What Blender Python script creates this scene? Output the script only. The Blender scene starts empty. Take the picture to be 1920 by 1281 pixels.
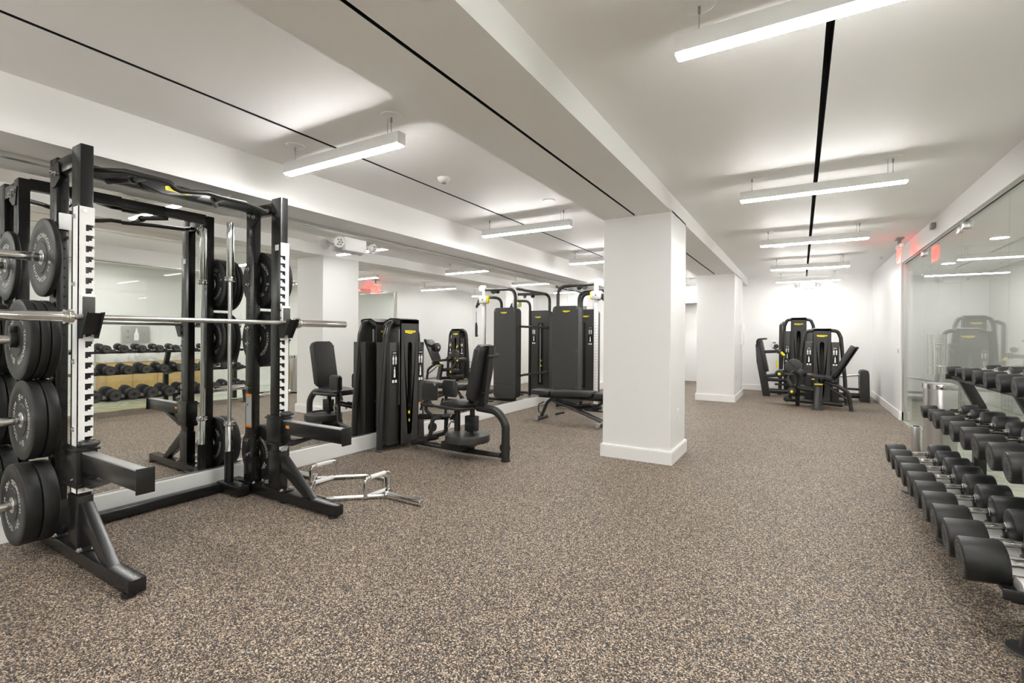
import bpy, bmesh, math, random
from mathutils import Vector, Matrix
PI = math.pi
R_ = math.radians
random.seed(7)
S = bpy.context.scene
C = S.collection

# ------------------------------------------------------------------ camera
YAW, ROLL, FPX, CAMH = .5395, .00687, 903.8, 1.2
cd = bpy.data.cameras.new('camera')
cam = bpy.data.objects.new('camera', cd)
C.objects.link(cam)
cd.sensor_width = 36
cd.lens = FPX / 1920 * 36
cd.shift_y = -(640.5 - 629.3) / 1920
cd.clip_start = .02
_R = Vector((math.cos(YAW), math.sin(YAW), 0))
_F = Vector((-math.sin(YAW), math.cos(YAW), 0))
_Z = Vector((0, 0, 1))
cr = math.cos(ROLL) * _R + math.sin(ROLL) * _Z
cu = -math.sin(ROLL) * _R + math.cos(ROLL) * _Z
cam.matrix_world = Matrix(((cr.x, cu.x, -_F.x, 0), (cr.y, cu.y, -_F.y, 0), (cr.z, cu.z, -_F.z, CAMH), (0, 0, 0, 1)))
S.camera = cam

# ------------------------------------------------------------------ world, exposure, light strengths
w = bpy.data.worlds.new('world')
S.world = w
w.use_nodes = True
w.node_tree.nodes['Background'].inputs[0].default_value = (1, .98, .95, 1)
w.node_tree.nodes['Background'].inputs[1].default_value = .02
S.view_settings.view_transform = 'Standard'
S.view_settings.look = 'None'
S.view_settings.gamma = 1
S.view_settings.use_curve_mapping = False
S.view_settings.exposure = 1.12
LAMP = 60.0          # ceiling strip lens emission
CORR = 110.0          # corridor downlight emission
try:
    S.cycles.max_bounces = 12
    S.cycles.diffuse_bounces = 6
    S.cycles.glossy_bounces = 6
    S.cycles.transparent_max_bounces = 16
    S.cycles.sample_clamp_indirect = 6
except Exception:
    pass


# ------------------------------------------------------------------ materials
def mat(name, col, rough=.5, metal=0.0, spec=.5, emit=None, estr=0, coat=0, bump=None, mott=None):
    m = bpy.data.materials.new(name)
    m.use_nodes = True
    nt = m.node_tree
    b = nt.nodes['Principled BSDF']
    b.inputs['Base Color'].default_value = (*col, 1)
    b.inputs['Roughness'].default_value = rough
    b.inputs['Metallic'].default_value = metal
    b.inputs['Specular IOR Level'].default_value = spec
    if coat:
        b.inputs['Coat Weight'].default_value = coat
        b.inputs['Coat Roughness'].default_value = .15
    if emit:
        b.inputs['Emission Color'].default_value = (*emit, 1)
        b.inputs['Emission Strength'].default_value = estr
    if bump or mott:
        tc = nt.nodes.new('ShaderNodeTexCoord')
        if bump:
            n = nt.nodes.new('ShaderNodeTexNoise')
            n.inputs['Scale'].default_value = bump[0]
            n.inputs['Detail'].default_value = 3
            nt.links.new(tc.outputs['Object'], n.inputs['Vector'])
            bp = nt.nodes.new('ShaderNodeBump')
            bp.inputs['Strength'].default_value = bump[1]
            bp.inputs['Distance'].default_value = .002
            nt.links.new(n.outputs['Fac'], bp.inputs['Height'])
            nt.links.new(bp.outputs['Normal'], b.inputs['Normal'])
        if mott:
            n = nt.nodes.new('ShaderNodeTexNoise')
            n.inputs['Scale'].default_value = mott[0]
            n.inputs['Detail'].default_value = 4
            nt.links.new(tc.outputs['Object'], n.inputs['Vector'])
            r = nt.nodes.new('ShaderNodeValToRGB')
            r.color_ramp.elements[0].position = .35
            r.color_ramp.elements[1].position = .65
            k = mott[1]
            r.color_ramp.elements[0].color = (col[0] * (1 - k), col[1] * (1 - k), col[2] * (1 - k), 1)
            r.color_ramp.elements[1].color = (*col, 1)
            nt.links.new(n.outputs['Fac'], r.inputs['Fac'])
            nt.links.new(r.outputs['Color'], b.inputs['Base Color'])
    return m


M = {}
M['wall'] = mat('wall_paint', (.81, .805, .79), .42, spec=.4, bump=(140, .12), mott=(1.3, .02))
M['ceil'] = mat('ceiling_paint', (.90, .895, .885), .55, spec=.3, bump=(120, .08), mott=(.8, .02))
M['trim'] = mat('trim_white_gloss', (.84, .835, .82), .3, bump=(40, .03))
M['black'] = mat('black_powder_coat', (.010, .010, .010), .27, spec=.5, bump=(700, .05))
M['char'] = mat('charcoal_powder_coat', (.022, .0213, .020), .33, spec=.5, bump=(600, .06))
M['shroud'] = mat('charcoal_moulded_plastic', (.034, .033, .031), .42, bump=(900, .2))
M['shroud2'] = mat('satin_graphite_panel', (.040, .039, .036), .5, bump=(900, .2))
M['vinyl'] = mat('black_upholstery', (.020, .020, .020), .4, spec=.5, bump=(260, .2))
M['rubber'] = mat('black_rubber', (.016, .016, .0155), .48, spec=.42, bump=(500, .2), mott=(14, .25))
M['rubber2'] = mat('grey_moulded_rubber', (.075, .073, .068), .55, bump=(400, .4))
M['chrome'] = mat('chrome', (.78, .78, .77), .12, metal=1)
M['steel'] = mat('brushed_steel', (.62, .62, .61), .28, metal=1, bump=(300, .1))
M['tray'] = mat('galvanised_tray', (.66, .65, .63), .4, metal=.6, bump=(200, .1))
M['white'] = mat('white_powder_coat', (.84, .84, .83), .35, bump=(300, .05))
M['whitepl'] = mat('white_plastic', (.86, .86, .85), .35)
M['letter'] = mat('white_lettering', (.85, .84, .80), .5)
M['yellow'] = mat('yellow_plastic', (.95, .80, .02), .4)
M['orange'] = mat('orange_sticker', (.85, .30, .03), .5)
M['paper'] = mat('sticker_grey', (.45, .46, .47), .5)
M['dark'] = mat('black_void', (.004, .004, .004), .8)
M['darktext'] = mat('dark_print', (.22, .17, .02), .6)
M['grey'] = mat('grey_plastic', (.28, .28, .27), .45)
M['lens'] = mat('lamp_lens', (.9, .9, .9), .4, emit=(1.0, .992, .975), estr=LAMP)
M['down2'] = mat('dim_downlight_lens', (.9, .9, .9), .4, emit=(1.0, .98, .95), estr=CORR * .75)
M['down'] = mat('downlight_lens', (.9, .9, .9), .4, emit=(1.0, .98, .95), estr=CORR)
M['red'] = mat('exit_red', (.8, .04, .03), .4, emit=(1, .03, .02), estr=3.5)
M['exitface'] = mat('exit_face', (.8, .3, .28), .3, emit=(1, .10, .08), estr=1.0)
M['wood'] = mat('oak_panel', (.62, .42, .17), .4, mott=(7, .15))
M['cover'] = mat('painted_sheen_grey', (.30, .30, .29), .3)  # lighter grey paints a reflected sheen onto the safety arm tops
M['tape'] = mat('white_grip', (.75, .75, .74), .5)


def floor_mat():
    m = bpy.data.materials.new('speckled_rubber_floor')
    m.use_nodes = True
    nt = m.node_tree
    N, L = nt.nodes, nt.links
    b = N['Principled BSDF']
    b.inputs['Roughness'].default_value = .62
    b.inputs['Specular IOR Level'].default_value = .35
    tc = N.new('ShaderNodeTexCoord')
    # crumb cells: each cell takes one random shade
    ns = N.new('ShaderNodeTexNoise'); ns.inputs['Scale'].default_value = 90; ns.inputs['Detail'].default_value = 2
    L.new(tc.outputs['Object'], ns.inputs['Vector'])
    mx = N.new('ShaderNodeVectorMath'); mx.operation = 'MULTIPLY_ADD'
    mx.inputs[1].default_value = (.012, .012, .012)
    L.new(ns.outputs['Color'], mx.inputs[0]); L.new(tc.outputs['Object'], mx.inputs[2])
    v = N.new('ShaderNodeTexVoronoi'); v.inputs['Scale'].default_value = 245
    L.new(mx.outputs[0], v.inputs['Vector'])
    sp = N.new('ShaderNodeSeparateColor'); L.new(v.outputs['Color'], sp.inputs['Color'])
    r = N.new('ShaderNodeValToRGB'); r.color_ramp.interpolation = 'CONSTANT'
    e = r.color_ramp.elements
    e[0].position = 0; e[0].color = (.016, .0137, .0126, 1)
    e[1].position = .34; e[1].color = (.068, .055, .047, 1)
    for p, c in ((.56, (.155, .122, .099, 1)), (.72, (.37, .282, .197, 1)), (.86, (.62, .475, .33, 1)), (.95, (.53, .49, .45, 1))):
        q = e.new(p); q.color = c
    L.new(sp.outputs[0], r.inputs['Fac'])
    n2 = N.new('ShaderNodeTexNoise'); n2.inputs['Scale'].default_value = 1.4; n2.inputs['Detail'].default_value = 3
    L.new(tc.outputs['Object'], n2.inputs['Vector'])
    mr = N.new('ShaderNodeMapRange'); mr.inputs[1].default_value = .3; mr.inputs[2].default_value = .7
    mr.inputs[3].default_value = .93; mr.inputs[4].default_value = 1.06
    L.new(n2.outputs['Fac'], mr.inputs[0])
    sc = N.new('ShaderNodeVectorMath'); sc.operation = 'SCALE'
    L.new(r.outputs['Color'], sc.inputs[0]); L.new(mr.outputs[0], sc.inputs['Scale'])
    L.new(sc.outputs[0], b.inputs['Base Color'])
    bp = N.new('ShaderNodeBump'); bp.inputs['Strength'].default_value = .35; bp.inputs['Distance'].default_value = .001
    L.new(v.outputs['Distance'], bp.inputs['Height']); L.new(bp.outputs['Normal'], b.inputs['Normal'])
    return m


def marble_mat(name, base, vein, scale=1.6, rough=.15):
    m = bpy.data.materials.new(name)
    m.use_nodes = True
    nt = m.node_tree; N, L = nt.nodes, nt.links
    b = N['Principled BSDF']; b.inputs['Roughness'].default_value = rough
    tc = N.new('ShaderNodeTexCoord')
    n = N.new('ShaderNodeTexNoise'); n.inputs['Scale'].default_value = scale; n.inputs['Detail'].default_value = 8
    n.inputs['Distortion'].default_value = 1.6
    L.new(tc.outputs['Object'], n.inputs['Vector'])
    r = N.new('ShaderNodeValToRGB'); e = r.color_ramp.elements
    e[0].position = .42; e[0].color = (*base, 1)
    e[1].position = .58; e[1].color = (*base, 1)
    q = e.new(.5); q.color = (*vein, 1)
    L.new(n.outputs['Fac'], r.inputs['Fac']); L.new(r.outputs['Color'], b.inputs['Base Color'])
    return m


def glass_mat():
    m = bpy.data.materials.new('clear_glass')
    m.use_nodes = True
    nt = m.node_tree; N, L = nt.nodes, nt.links
    N.remove(N['Principled BSDF'])
    out = N['Material Output']
    t = N.new('ShaderNodeBsdfTransparent'); t.inputs[0].default_value = (.975, .985, .978, 1)
    g = N.new('ShaderNodeBsdfGlossy'); g.inputs['Roughness'].default_value = 0.0
    geo = N.new('ShaderNodeNewGeometry')
    mr = N.new('ShaderNodeMapRange'); mr.inputs[3].default_value = 1.5; mr.inputs[4].default_value = 1 / 1.5
    L.new(geo.outputs['Backfacing'], mr.inputs[0])
    f = N.new('ShaderNodeFresnel'); L.new(mr.outputs[0], f.inputs['IOR'])
    mx = N.new('ShaderNodeMixShader')
    L.new(f.outputs[0], mx.inputs[0]); L.new(t.outputs[0], mx.inputs[1]); L.new(g.outputs[0], mx.inputs[2])
    L.new(mx.outputs[0], out.inputs['Surface'])
    return m


def mirror_mat():
    m = bpy.data.materials.new('silvered_mirror')
    m.use_nodes = True
    b = m.node_tree.nodes['Principled BSDF']
    b.inputs['Base Color'].default_value = (.90, .905, .893, 1)
    b.inputs['Metallic'].default_value = 1
    b.inputs['Roughness'].default_value = 0.0
    return m


M['floor'] = floor_mat()
M['marble'] = marble_mat('pale_green_stone', (.60, .64, .53), (.42, .48, .38))
M['counter'] = marble_mat('white_veined_marble', (.80, .79, .77), (.60, .58, .56), 3)
M['glass'] = glass_mat()
M['mirror'] = mirror_mat()


# ------------------------------------------------------------------ mesh helpers
def bm_():
    return bmesh.new()


def merge(dst, src, mtx=None):
    me = bpy.data.meshes.new('tmp')
    src.to_mesh(me)
    if mtx is not None:
        me.transform(mtx)
    dst.from_mesh(me)
    bpy.data.meshes.remove(me)
    src.free()


def box(bm, x0, x1, y0, y1, z0, z1, bev=0, seg=2, mtx=None):
    t = bmesh.new()
    bmesh.ops.create_cube(t, size=1)
    for v in t.verts:
        v.co = Vector(((x0 + x1) / 2 + v.co.x * (x1 - x0), (y0 + y1) / 2 + v.co.y * (y1 - y0), (z0 + z1) / 2 + v.co.z * (z1 - z0)))
    if bev:
        bmesh.ops.bevel(t, geom=list(t.edges), offset=bev, segments=seg, profile=.5, affect='EDGES')
    merge(bm, t, mtx)


def frame_of(d):
    d = d.normalized()
    a = Vector((0, 0, 1)) if abs(d.z) < .9 else Vector((1, 0, 0))
    u = d.cross(a).normalized()
    return u, d.cross(u).normalized()


def cyl(bm, p0, p1, r0, r1=None, seg=20, bev=0):
    p0, p1 = Vector(p0), Vector(p1)
    r1 = r0 if r1 is None else r1
    L = (p1 - p0).length
    if bev:
        prof = [(0, 0), (r0 - bev, 0), (r0 - bev * .3, bev * .3), (r0, bev), (r1, L - bev), (r1 - bev * .3, L - bev * .3), (r1 - bev, L), (0, L)]
    else:
        prof = [(0, 0), (r0, 0), (r1, L), (0, L)]
    lathe(bm, prof, p0, p1 - p0, seg)


def lathe(bm, prof, org, axis, seg=28):
    org = Vector(org); d = Vector(axis).normalized()
    u, v = frame_of(d)
    rings = []
    for r, t in prof:
        c = org + d * t
        if r < 1e-6:
            rings.append([bm.verts.new(c)])
        else:
            rings.append([bm.verts.new(c + (u * math.cos(2 * PI * k / seg) + v * math.sin(2 * PI * k / seg)) * r) for k in range(seg)])
    for a, b in zip(rings, rings[1:]):
        for k in range(seg):
            q = [a[k % len(a)], a[(k + 1) % len(a)], b[(k + 1) % len(b)], b[k % len(b)]]
            q2 = []
            for x in q:
                if x not in q2:
                    q2.append(x)
            if len(q2) >= 3:
                bm.faces.new(q2)


def fillet(pts, r, n=6):
    pts = [Vector(p) for p in pts]
    out = [pts[0]]
    for i in range(1, len(pts) - 1):
        a, b, c = pts[i - 1], pts[i], pts[i + 1]
        d1, d2 = (a - b), (c - b)
        l1, l2 = d1.length, d2.length
        d1.normalize(); d2.normalize()
        ang = d1.angle(d2)
        if ang > PI - .03 or r <= 0:
            out.append(b); continue
        t = min(r / math.tan(ang / 2), l1 * .48, l2 * .48)
        p, q = b + d1 * t, b + d2 * t
        for k in range(n + 1):
            s = k / n
            out.append(p * (1 - s) ** 2 + b * 2 * s * (1 - s) + q * s ** 2)
    out.append(pts[-1])
    return out


def tube(bm, pts, r, seg=12, fil=.06, sx=1.0, closed=False, n=6):
    """round (or oval, sx) tube through pts with filleted corners"""
    P = fillet(pts, fil, n) if not closed else [Vector(p) for p in pts]
    m = len(P)
    rings = []
    up = None
    for i, p in enumerate(P):
        if closed:
            t = (P[(i + 1) % m] - P[i - 1]).normalized()
        else:
            t = (P[min(i + 1, m - 1)] - P[max(i - 1, 0)]).normalized()
        if up is None:
            u, v = frame_of(t)
        else:
            u = (up - t * up.dot(t)).normalized(); v = t.cross(u)
        up = u
        rr = r if not callable(r) else r(i / (m - 1))
        rings.append([bm.verts.new(p + (u * math.cos(2 * PI * k / seg) * sx + v * math.sin(2 * PI * k / seg)) * rr) for k in range(seg)])
    rg = list(zip(rings, rings[1:])) + ([(rings[-1], rings[0])] if closed else [])
    for a, b in rg:
        for k in range(seg):
            bm.faces.new((a[k], a[(k + 1) % seg], b[(k + 1) % seg], b[k]))
    if not closed:
        bm.faces.new(rings[0][::-1]); bm.faces.new(rings[-1])


def prism(bm, pts, axis, d0, d1, bev=0, mtx=None):
    """2D outline extruded along axis; pts are (a,b) in the other two axes in xyz order"""
    t = bmesh.new()
    def mk(a, b, d):
        return {'x': (d, a, b), 'y': (a, d, b), 'z': (a, b, d)}[axis]
    lo = [t.verts.new(mk(a, b, d0)) for a, b in pts]
    hi = [t.verts.new(mk(a, b, d1)) for a, b in pts]
    f1 = t.faces.new(lo); f2 = t.faces.new(hi[::-1])
    n = len(pts)
    for i in range(n):
        t.faces.new((lo[i], hi[i], hi[(i + 1) % n], lo[(i + 1) % n]))
    if bev:
        bmesh.ops.bevel(t, geom=list(f1.edges) + list(f2.edges), offset=bev, segments=2, profile=.5, affect='EDGES')
    bmesh.ops.triangulate(t, faces=[f for f in t.faces if len(f.verts) > 4])
    bmesh.ops.recalc_face_normals(t, faces=t.faces)
    merge(bm, t, mtx)


def rrect(w_, h_, r, n=5, cx=0, cy=0):
    out = []
    for sx, sy, a0 in ((1, 1, 0), (-1, 1, 90), (-1, -1, 180), (1, -1, 270)):
        for k in range(n + 1):
            a = R_(a0 + 90 * k / n)
            out.append((cx + sx * (w_ / 2 - r) + r * math.cos(a), cy + sy * (h_ / 2 - r) + r * math.sin(a)))
    return out


def obj(name, bm, m, parent=None, loc=None, rot=None, smooth=True):
    bmesh.ops.recalc_face_normals(bm, faces=bm.faces)
    me = bpy.data.meshes.new(name)
    bm.to_mesh(me); bm.free()
    if smooth:
        me.shade_smooth()
        me.set_sharp_from_angle(angle=R_(38))
    me.materials.append(M[m] if isinstance(m, str) else m)
    o = bpy.data.objects.new(name, me)
    C.objects.link(o)
    if parent:
        o.parent = parent
    if loc: o.location = loc
    if rot: o.rotation_euler = rot
    return o


def tag(o, label=None, cat=None, group=None, kind=None):
    if label: o['label'] = label
    if cat: o['category'] = cat
    if group: o['group'] = group
    if kind: o['kind'] = kind
    return o


def thing(name, label, cat, loc=(0, 0, 0), rz=0, group=None):
    o = bpy.data.objects.new(name, None)
    C.objects.link(o)
    o.empty_display_size = .1
    o.location = loc
    o.rotation_euler = (0, 0, rz)
    return tag(o, label, cat, group)


def obj_each(name, bm, m, parent=None):
    """one object per loose piece of bm"""
    bm.verts.ensure_lookup_table(); bm.verts.index_update()
    seen = set(); out = []
    for v0 in bm.verts:
        if v0.index in seen:
            continue
        st_ = [v0]; seen.add(v0.index); comp = []
        while st_:
            v = st_.pop(); comp.append(v)
            for e in v.link_edges:
                q = e.other_vert(v)
                if q.index not in seen:
                    seen.add(q.index); st_.append(q)
        nb = bmesh.new(); mp = {}
        for v in comp: mp[v.index] = nb.verts.new(v.co)
        fs = set(f for v in comp for f in v.link_faces)
        for f in fs: nb.faces.new([mp[v.index] for v in f.verts])
        out.append(obj(name, nb, m, parent))
    bm.free()
    return out


def struct(name, bm, m, parent=None, smooth=True):
    o = obj(name, bm, m, parent, smooth=smooth)
    if not parent:
        o['kind'] = 'structure'
    return o


def copy_tree(o, loc=None, label=None, group=None, rot=None):
    def cp(a, par):
        c = a.copy(); C.objects.link(c)
        if par: c.parent = par
        for ch in [x for x in bpy.data.objects if x.parent == a]:
            cp(ch, c)
        return c
    r = cp(o, None)
    if loc: r.location = loc
    if rot: r.rotation_euler = rot
    if label: r['label'] = label
    if group: r['group'] = group
    return r


GL = {}


def glyph(ch):
    if ch not in GL:
        cu_ = bpy.data.curves.new('g', 'FONT')
        cu_.body = ch; cu_.size = 1.0; cu_.resolution_u = 3; cu_.fill_mode = 'FRONT'
        o = bpy.data.objects.new('g', cu_)
        me = bpy.data.meshes.new_from_object(o)
        bpy.data.objects.remove(o)
        xs = [v.co.x for v in me.vertices] or [0]
        GL[ch] = (me, min(xs), max(xs))
    return GL[ch]


def text_flat(bm, s, size, mtx, thick=0.0, squash=1.0):
    """text centred on the origin of mtx, x right, y up"""
    widths = []
    for ch in s:
        if ch == ' ':
            widths.append(.3)
        else:
            _, a, b = glyph(ch); widths.append(b - a + .09)
    W = sum(widths) * size * squash
    x = -W / 2
    for ch, wd in zip(s, widths):
        if ch != ' ':
            me, a, b = glyph(ch)
            m2 = me.copy()
            m2.transform(mtx @ Matrix.Translation((x, -.35 * size, 0)) @ Matrix.Diagonal((size * squash, size, 1, 1)) @ Matrix.Translation((-a + .045, 0, 0)))
            bm.from_mesh(m2); bpy.data.meshes.remove(m2)
        x += wd * size * squash


def text_ring(bm, s, size, rad, ang, mtx, step=None):
    """text along a circle; ang = clock angle (deg, 90 = top) of the text centre, letters' feet towards the centre"""
    widths = [(.35 if ch == ' ' else glyph(ch)[2] - glyph(ch)[1] + .12) * size for ch in s]
    W = sum(widths)
    a = ang + math.degrees(W / rad) / 2
    for ch, wd in zip(s, widths):
        am = a - math.degrees(wd / rad) / 2
        if ch != ' ':
            me, x0, x1 = glyph(ch)
            m2 = me.copy()
            m2.transform(mtx @ Matrix.Rotation(R_(am - 90), 4, 'Z') @ Matrix.Translation((0, rad, 0)) @ Matrix.Diagonal((size, size, 1, 1)) @ Matrix.Translation((-(x0 + x1) / 2, -.35, 0)))
            bm.from_mesh(m2); bpy.data.meshes.remove(m2)
        a -= math.degrees(wd / rad)


def face_mtx(o, right, up):
    """matrix taking text plane to a face with given right and up vectors"""
    r = Vector(right).normalized(); u = Vector(up).normalized(); n = r.cross(u)
    return Matrix(((r.x, u.x, n.x, o[0]), (r.y, u.y, n.y, o[1]), (r.z, u.z, n.z, o[2]), (0, 0, 0, 1)))


# ================================================================== ROOM
XL, XM, XR, XG = -3.95, -3.90, 1.26, 1.27
YB, YF = -5.0, 12.25
ZC, ZB, ZS = 2.53, 2.367, 2.225
b = bm_(); box(b, XL - .3, XG, YB - .2, YF + 1.9, -.12, 0); struct('floor', b, 'floor', smooth=False)
b = bm_(); box(b, XG, 3.4, YB - .2, YF + .2, -.12, -.002); f2 = struct('floor', b, 'marble', smooth=False)
b = bm_()
SL, SC, SR, SW = -2.857, -1.38, .101, .016
for x0, x1 in ((-3.5, SL - SW), (SL + SW, -1.71)):
    box(b, x0, x1, YB, YF, ZC, ZC + .12)
for x0, x1 in ((-1.04, SR - SW), (SR + SW, XG + .1)):
    box(b, x0, x1, YB, YF, ZC, ZC + .12)
for x0, x1 in ((-1.71, SC - .012), (SC + .012, -1.04)):
    box(b, x0, x1, YB, YF, ZB, ZC + .12)
box(b, XL - .2, -3.5, YB, YF, ZS, ZC + .12)
struct('ceiling', b, 'ceil', smooth=False)
for i, (x, z) in enumerate(((SL, ZC), (SC, ZB), (SR, ZC))):
    b = bm_(); box(b, x - .03, x + .03, YB, YF, ZC + .121, ZC + .16)
    for s_ in (-1, 1):
        box(b, x + s_ * (SW if i != 1 else .012) - .001, x + s_ * (SW if i != 1 else .012) + .001, YB, YF - .01, z + .004, ZC + .12)
    struct('trim_%d' % (i + 1), b, 'dark', smooth=False)
b = bm_(); box(b, XL - .2, XL, YB, YF, 0, ZS + .05); struct('wall_left', b, 'wall', smooth=False)
b = bm_(); box(b, XL - .2, 3.4, YB - .15, YB, -.1, ZC + .1); struct('wall_back', b, 'wall', smooth=False)
DX0, DX1, DZ = -3.05, -1.9, 2.02
b = bm_()
box(b, XL - .2, DX0, YF, YF + .14, 0, ZC + .1); box(b, DX1, 3.4, YF, YF + .14, 0, ZC + .1)
box(b, DX0, DX1, YF, YF + .14, DZ, ZC + .1)
struct('wall_far', b, 'wall', smooth=False)
b = bm_()
box(b, -3.95, -1.0, 13.75, 13.85, 0, 2.3); box(b, -4.05, -3.95, YF + .14, 13.85, 0, 2.3); box(b, -1.0, -.9, YF + .14, 13.85, 0, 2.3)
struct('wall_hall', b, 'wall', smooth=False)
b = bm_(); box(b, -4.05, -.9, YF + .14, 13.85, 2.1, 2.2); struct('ceiling', b, 'ceil', smooth=False)
# right side: solid wall piece, header above the glass
YJ = 8.97
b = bm_(); box(b, XR, XR + .13, YJ + .02, YF, 0, ZC + .1); box(b, XG - .005, XG + .11, YB, YJ + .02, 2.30, ZC + .1)
struct('wall_right', b, 'wall', smooth=False)
# corridor beyond the glass
b = bm_(); box(b, 3.0, 3.15, YB, YF, 0, ZC + .1)
struct('wall_corridor', b, 'wall', smooth=False)
b = bm_(); box(b, XG + .1, 3.15, YB, YF, 2.45, 2.5); struct('ceiling', b, 'ceil', smooth=False)


def base_board(name, segs):
    b = bm_()
    for x0, x1, y0, y1 in segs:
        box(b, x0, x1, y0, y1, 0, .125, bev=.004)
    return struct(name, b, 'trim', smooth=False)


b = bm_(); box(b, XL, -3.865, YB, YF, 0, .15, bev=.004); struct('baseboard_left', b, 'trim', smooth=False)
base_board('baseboard_far', [(DX1, XR, YF - .018, YF), (XL + .09, DX0, YF - .018, YF)])
base_board('baseboard_right', [(XR - .018, XR, YJ + .05, YF - .02), (XR - .018, XR + .11, YJ + .0, YJ + .055)])
base_board('baseboard_corridor', [(2.985, 3.0, 5.1, 8.0), (2.985, 3.0, 9.1, YF), (2.985, 3.0, YB, 3.2)])


def column(label, y0, y1, outlet):
    t = thing('column', label, 'column', (-1.375, (y0 + y1) / 2, 0))
    d = (y1 - y0) / 2
    b = bm_(); box(b, -.325, .335, -d, d, 0, ZB + .02, bev=.004, seg=1); obj('shaft', b, 'wall', t, smooth=False)
    b = bm_()
    for a in ((-.345, .355, -d - .02, -d), (-.345, .355, d, d + .02), (-.345, -.325, -d, d), (.335, .355, -d, d)):
        box(b, *a, 0, .115)
    box(b, -.34, .35, -d - .015, d + .015, .108, .125)
    obj('base_trim', b, 'trim', t, smooth=False)
    o = thing('wall_outlet', 'white outlet plate low on the side of the ' + outlet, 'outlet', (-1.04, y0 + (.31 if y0 < 6 else .4), .43))
    b = bm_(); box(b, .0, .006, -.035, .035, -.057, .057, bev=.002); obj('plate', b, 'whitepl', o)
    b = bm_()
    for z in (-.022, .022):
        box(b, .0055, .008, -.017, .017, z - .015, z + .015, bev=.001)
    obj('socket', b, 'trim', o)
    return t


column('white square column with baseboard standing nearest, in front of the adjustable bench', 4.625, 5.28, 'near column')
column('white square column with baseboard standing farther back near the leg machines', 9.69, 11.05, 'far column')

# mirrors: frameless panels, each leaning very slightly
for i in range(7):
    yc = .74 + 1.36 * i
    t = thing('mirror_panel', ['frameless mirror panel behind the left plates of the power rack',
              'frameless mirror panel behind the upright barbell of the power rack',
              'frameless mirror panel behind the hex trap bar, under the emergency light',
              'frameless mirror panel behind the hip machine',
              'frameless mirror panel between the hip machine and the bench',
              'frameless mirror panel behind the cable station near tower',
              'frameless mirror panel at the far end, behind the cable station'][i], 'mirror',
              (XM, yc, 0), -.013, 'wall mirror panels')
    b = bm_(); box(b, -.006, .0, -.6785, .6785, .15, 2.205); obj('glass', b, 'mirror', t, smooth=False)
b = bm_(); box(b, XM + .0, XM + .03, YB, 9.62, 2.197, ZS); box(b, XM - .01, XM + .014, .06, 9.58, .146, .158)
struct('trim_4', b, 'steel', smooth=False)
b = bm_(); box(b, XL, XM - .012, YB, 9.6, .1, 2.2); struct('trim_5', b, 'grey', smooth=False)

# ------------------------------------------------ glass wall on the right
seams = [-5.0, -3.45, -2.28, -1.1, .07, 1.24, 2.41, 3.68, 4.89, 6.11, 7.02, 7.84, YJ - .02]
n = 0
doors = []
for i in range(len(seams) - 1):
    y0, y1 = seams[i] + .004, seams[i + 1] - .004
    isdoor = seams[i] in (6.11, 7.02)
    b = bm_()
    box(b, XG + .03, XG + .042, y0, y1, .012 if isdoor else .0, 2.27 if isdoor else 2.30)
    if isdoor:
        d = struct('door_%d' % (len(doors) + 1), b, 'glass', smooth=False)
        doors.append(d)
    else:
        n += 1
        struct('window_%d' % n, b, 'glass', smooth=False)
for d, y in zip(doors, (6.91, 7.13)):
    b = bm_()
    for sx in (-.055, .055):
        cyl(b, (XG + .036 + sx, y, .80), (XG + .036 + sx, y, 1.245), .017, seg=18)
    for z in (.9, 1.14):
        cyl(b, (XG - .02, y, z), (XG + .09, y, z), .009)
        cyl(b, (XG + .02, y, z), (XG + .052, y, z), .012)
    obj('handle', b, 'chrome', d)
    b = bm_()
    yy = 6.11 if y < 7.02 else 7.84
    s_ = 1 if y < 7.02 else -1
    box(b, XG + .018, XG + .054, yy + .01 * s_, yy + .13 * s_, 2.215, 2.275, bev=.002)
    box(b, XG + .018, XG + .054, yy + .01 * s_, yy + .13 * s_, .01, .07, bev=.002)
    obj('patch_fitting', b, 'steel', d)
b = bm_()
box(b, XG + .022, XG + .05, YB, YJ - .02, 2.285, 2.301)
box(b, XG + .02, XG + .052, YJ - .025, YJ + .02, 0, 2.30)
box(b, XG + .005, XG + .075, YJ - .0, YJ + .02, 0, 2.30)
struct('trim_6', b, 'steel', smooth=False)
b = bm_(); box(b, XG + .024, XG + .03, YB, YJ, 2.279, 2.287); struct('trim_7', b, 'dark', smooth=False)
for k, y in enumerate((5.98, 7.72)):
    t = thing('glass_clamp', ['square steel glass clamp at the glass top above the dumbbell rack', 'small steel glass clamp at the glass top by the double doors'][k], 'glass clamp', (XG + .035, y, 2.25), 0)
    b = bm_()
    box(b, -.03, .03, -.05, .05, -.035, .035, bev=.003); obj('block', b, 'steel', t)
    b = bm_()
    for s_ in (-1, 1):
        cyl(b, (.03 * s_, 0, 0), (.034 * s_, 0, 0), .01)
    obj_each('screw', b, 'chrome', t)

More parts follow.
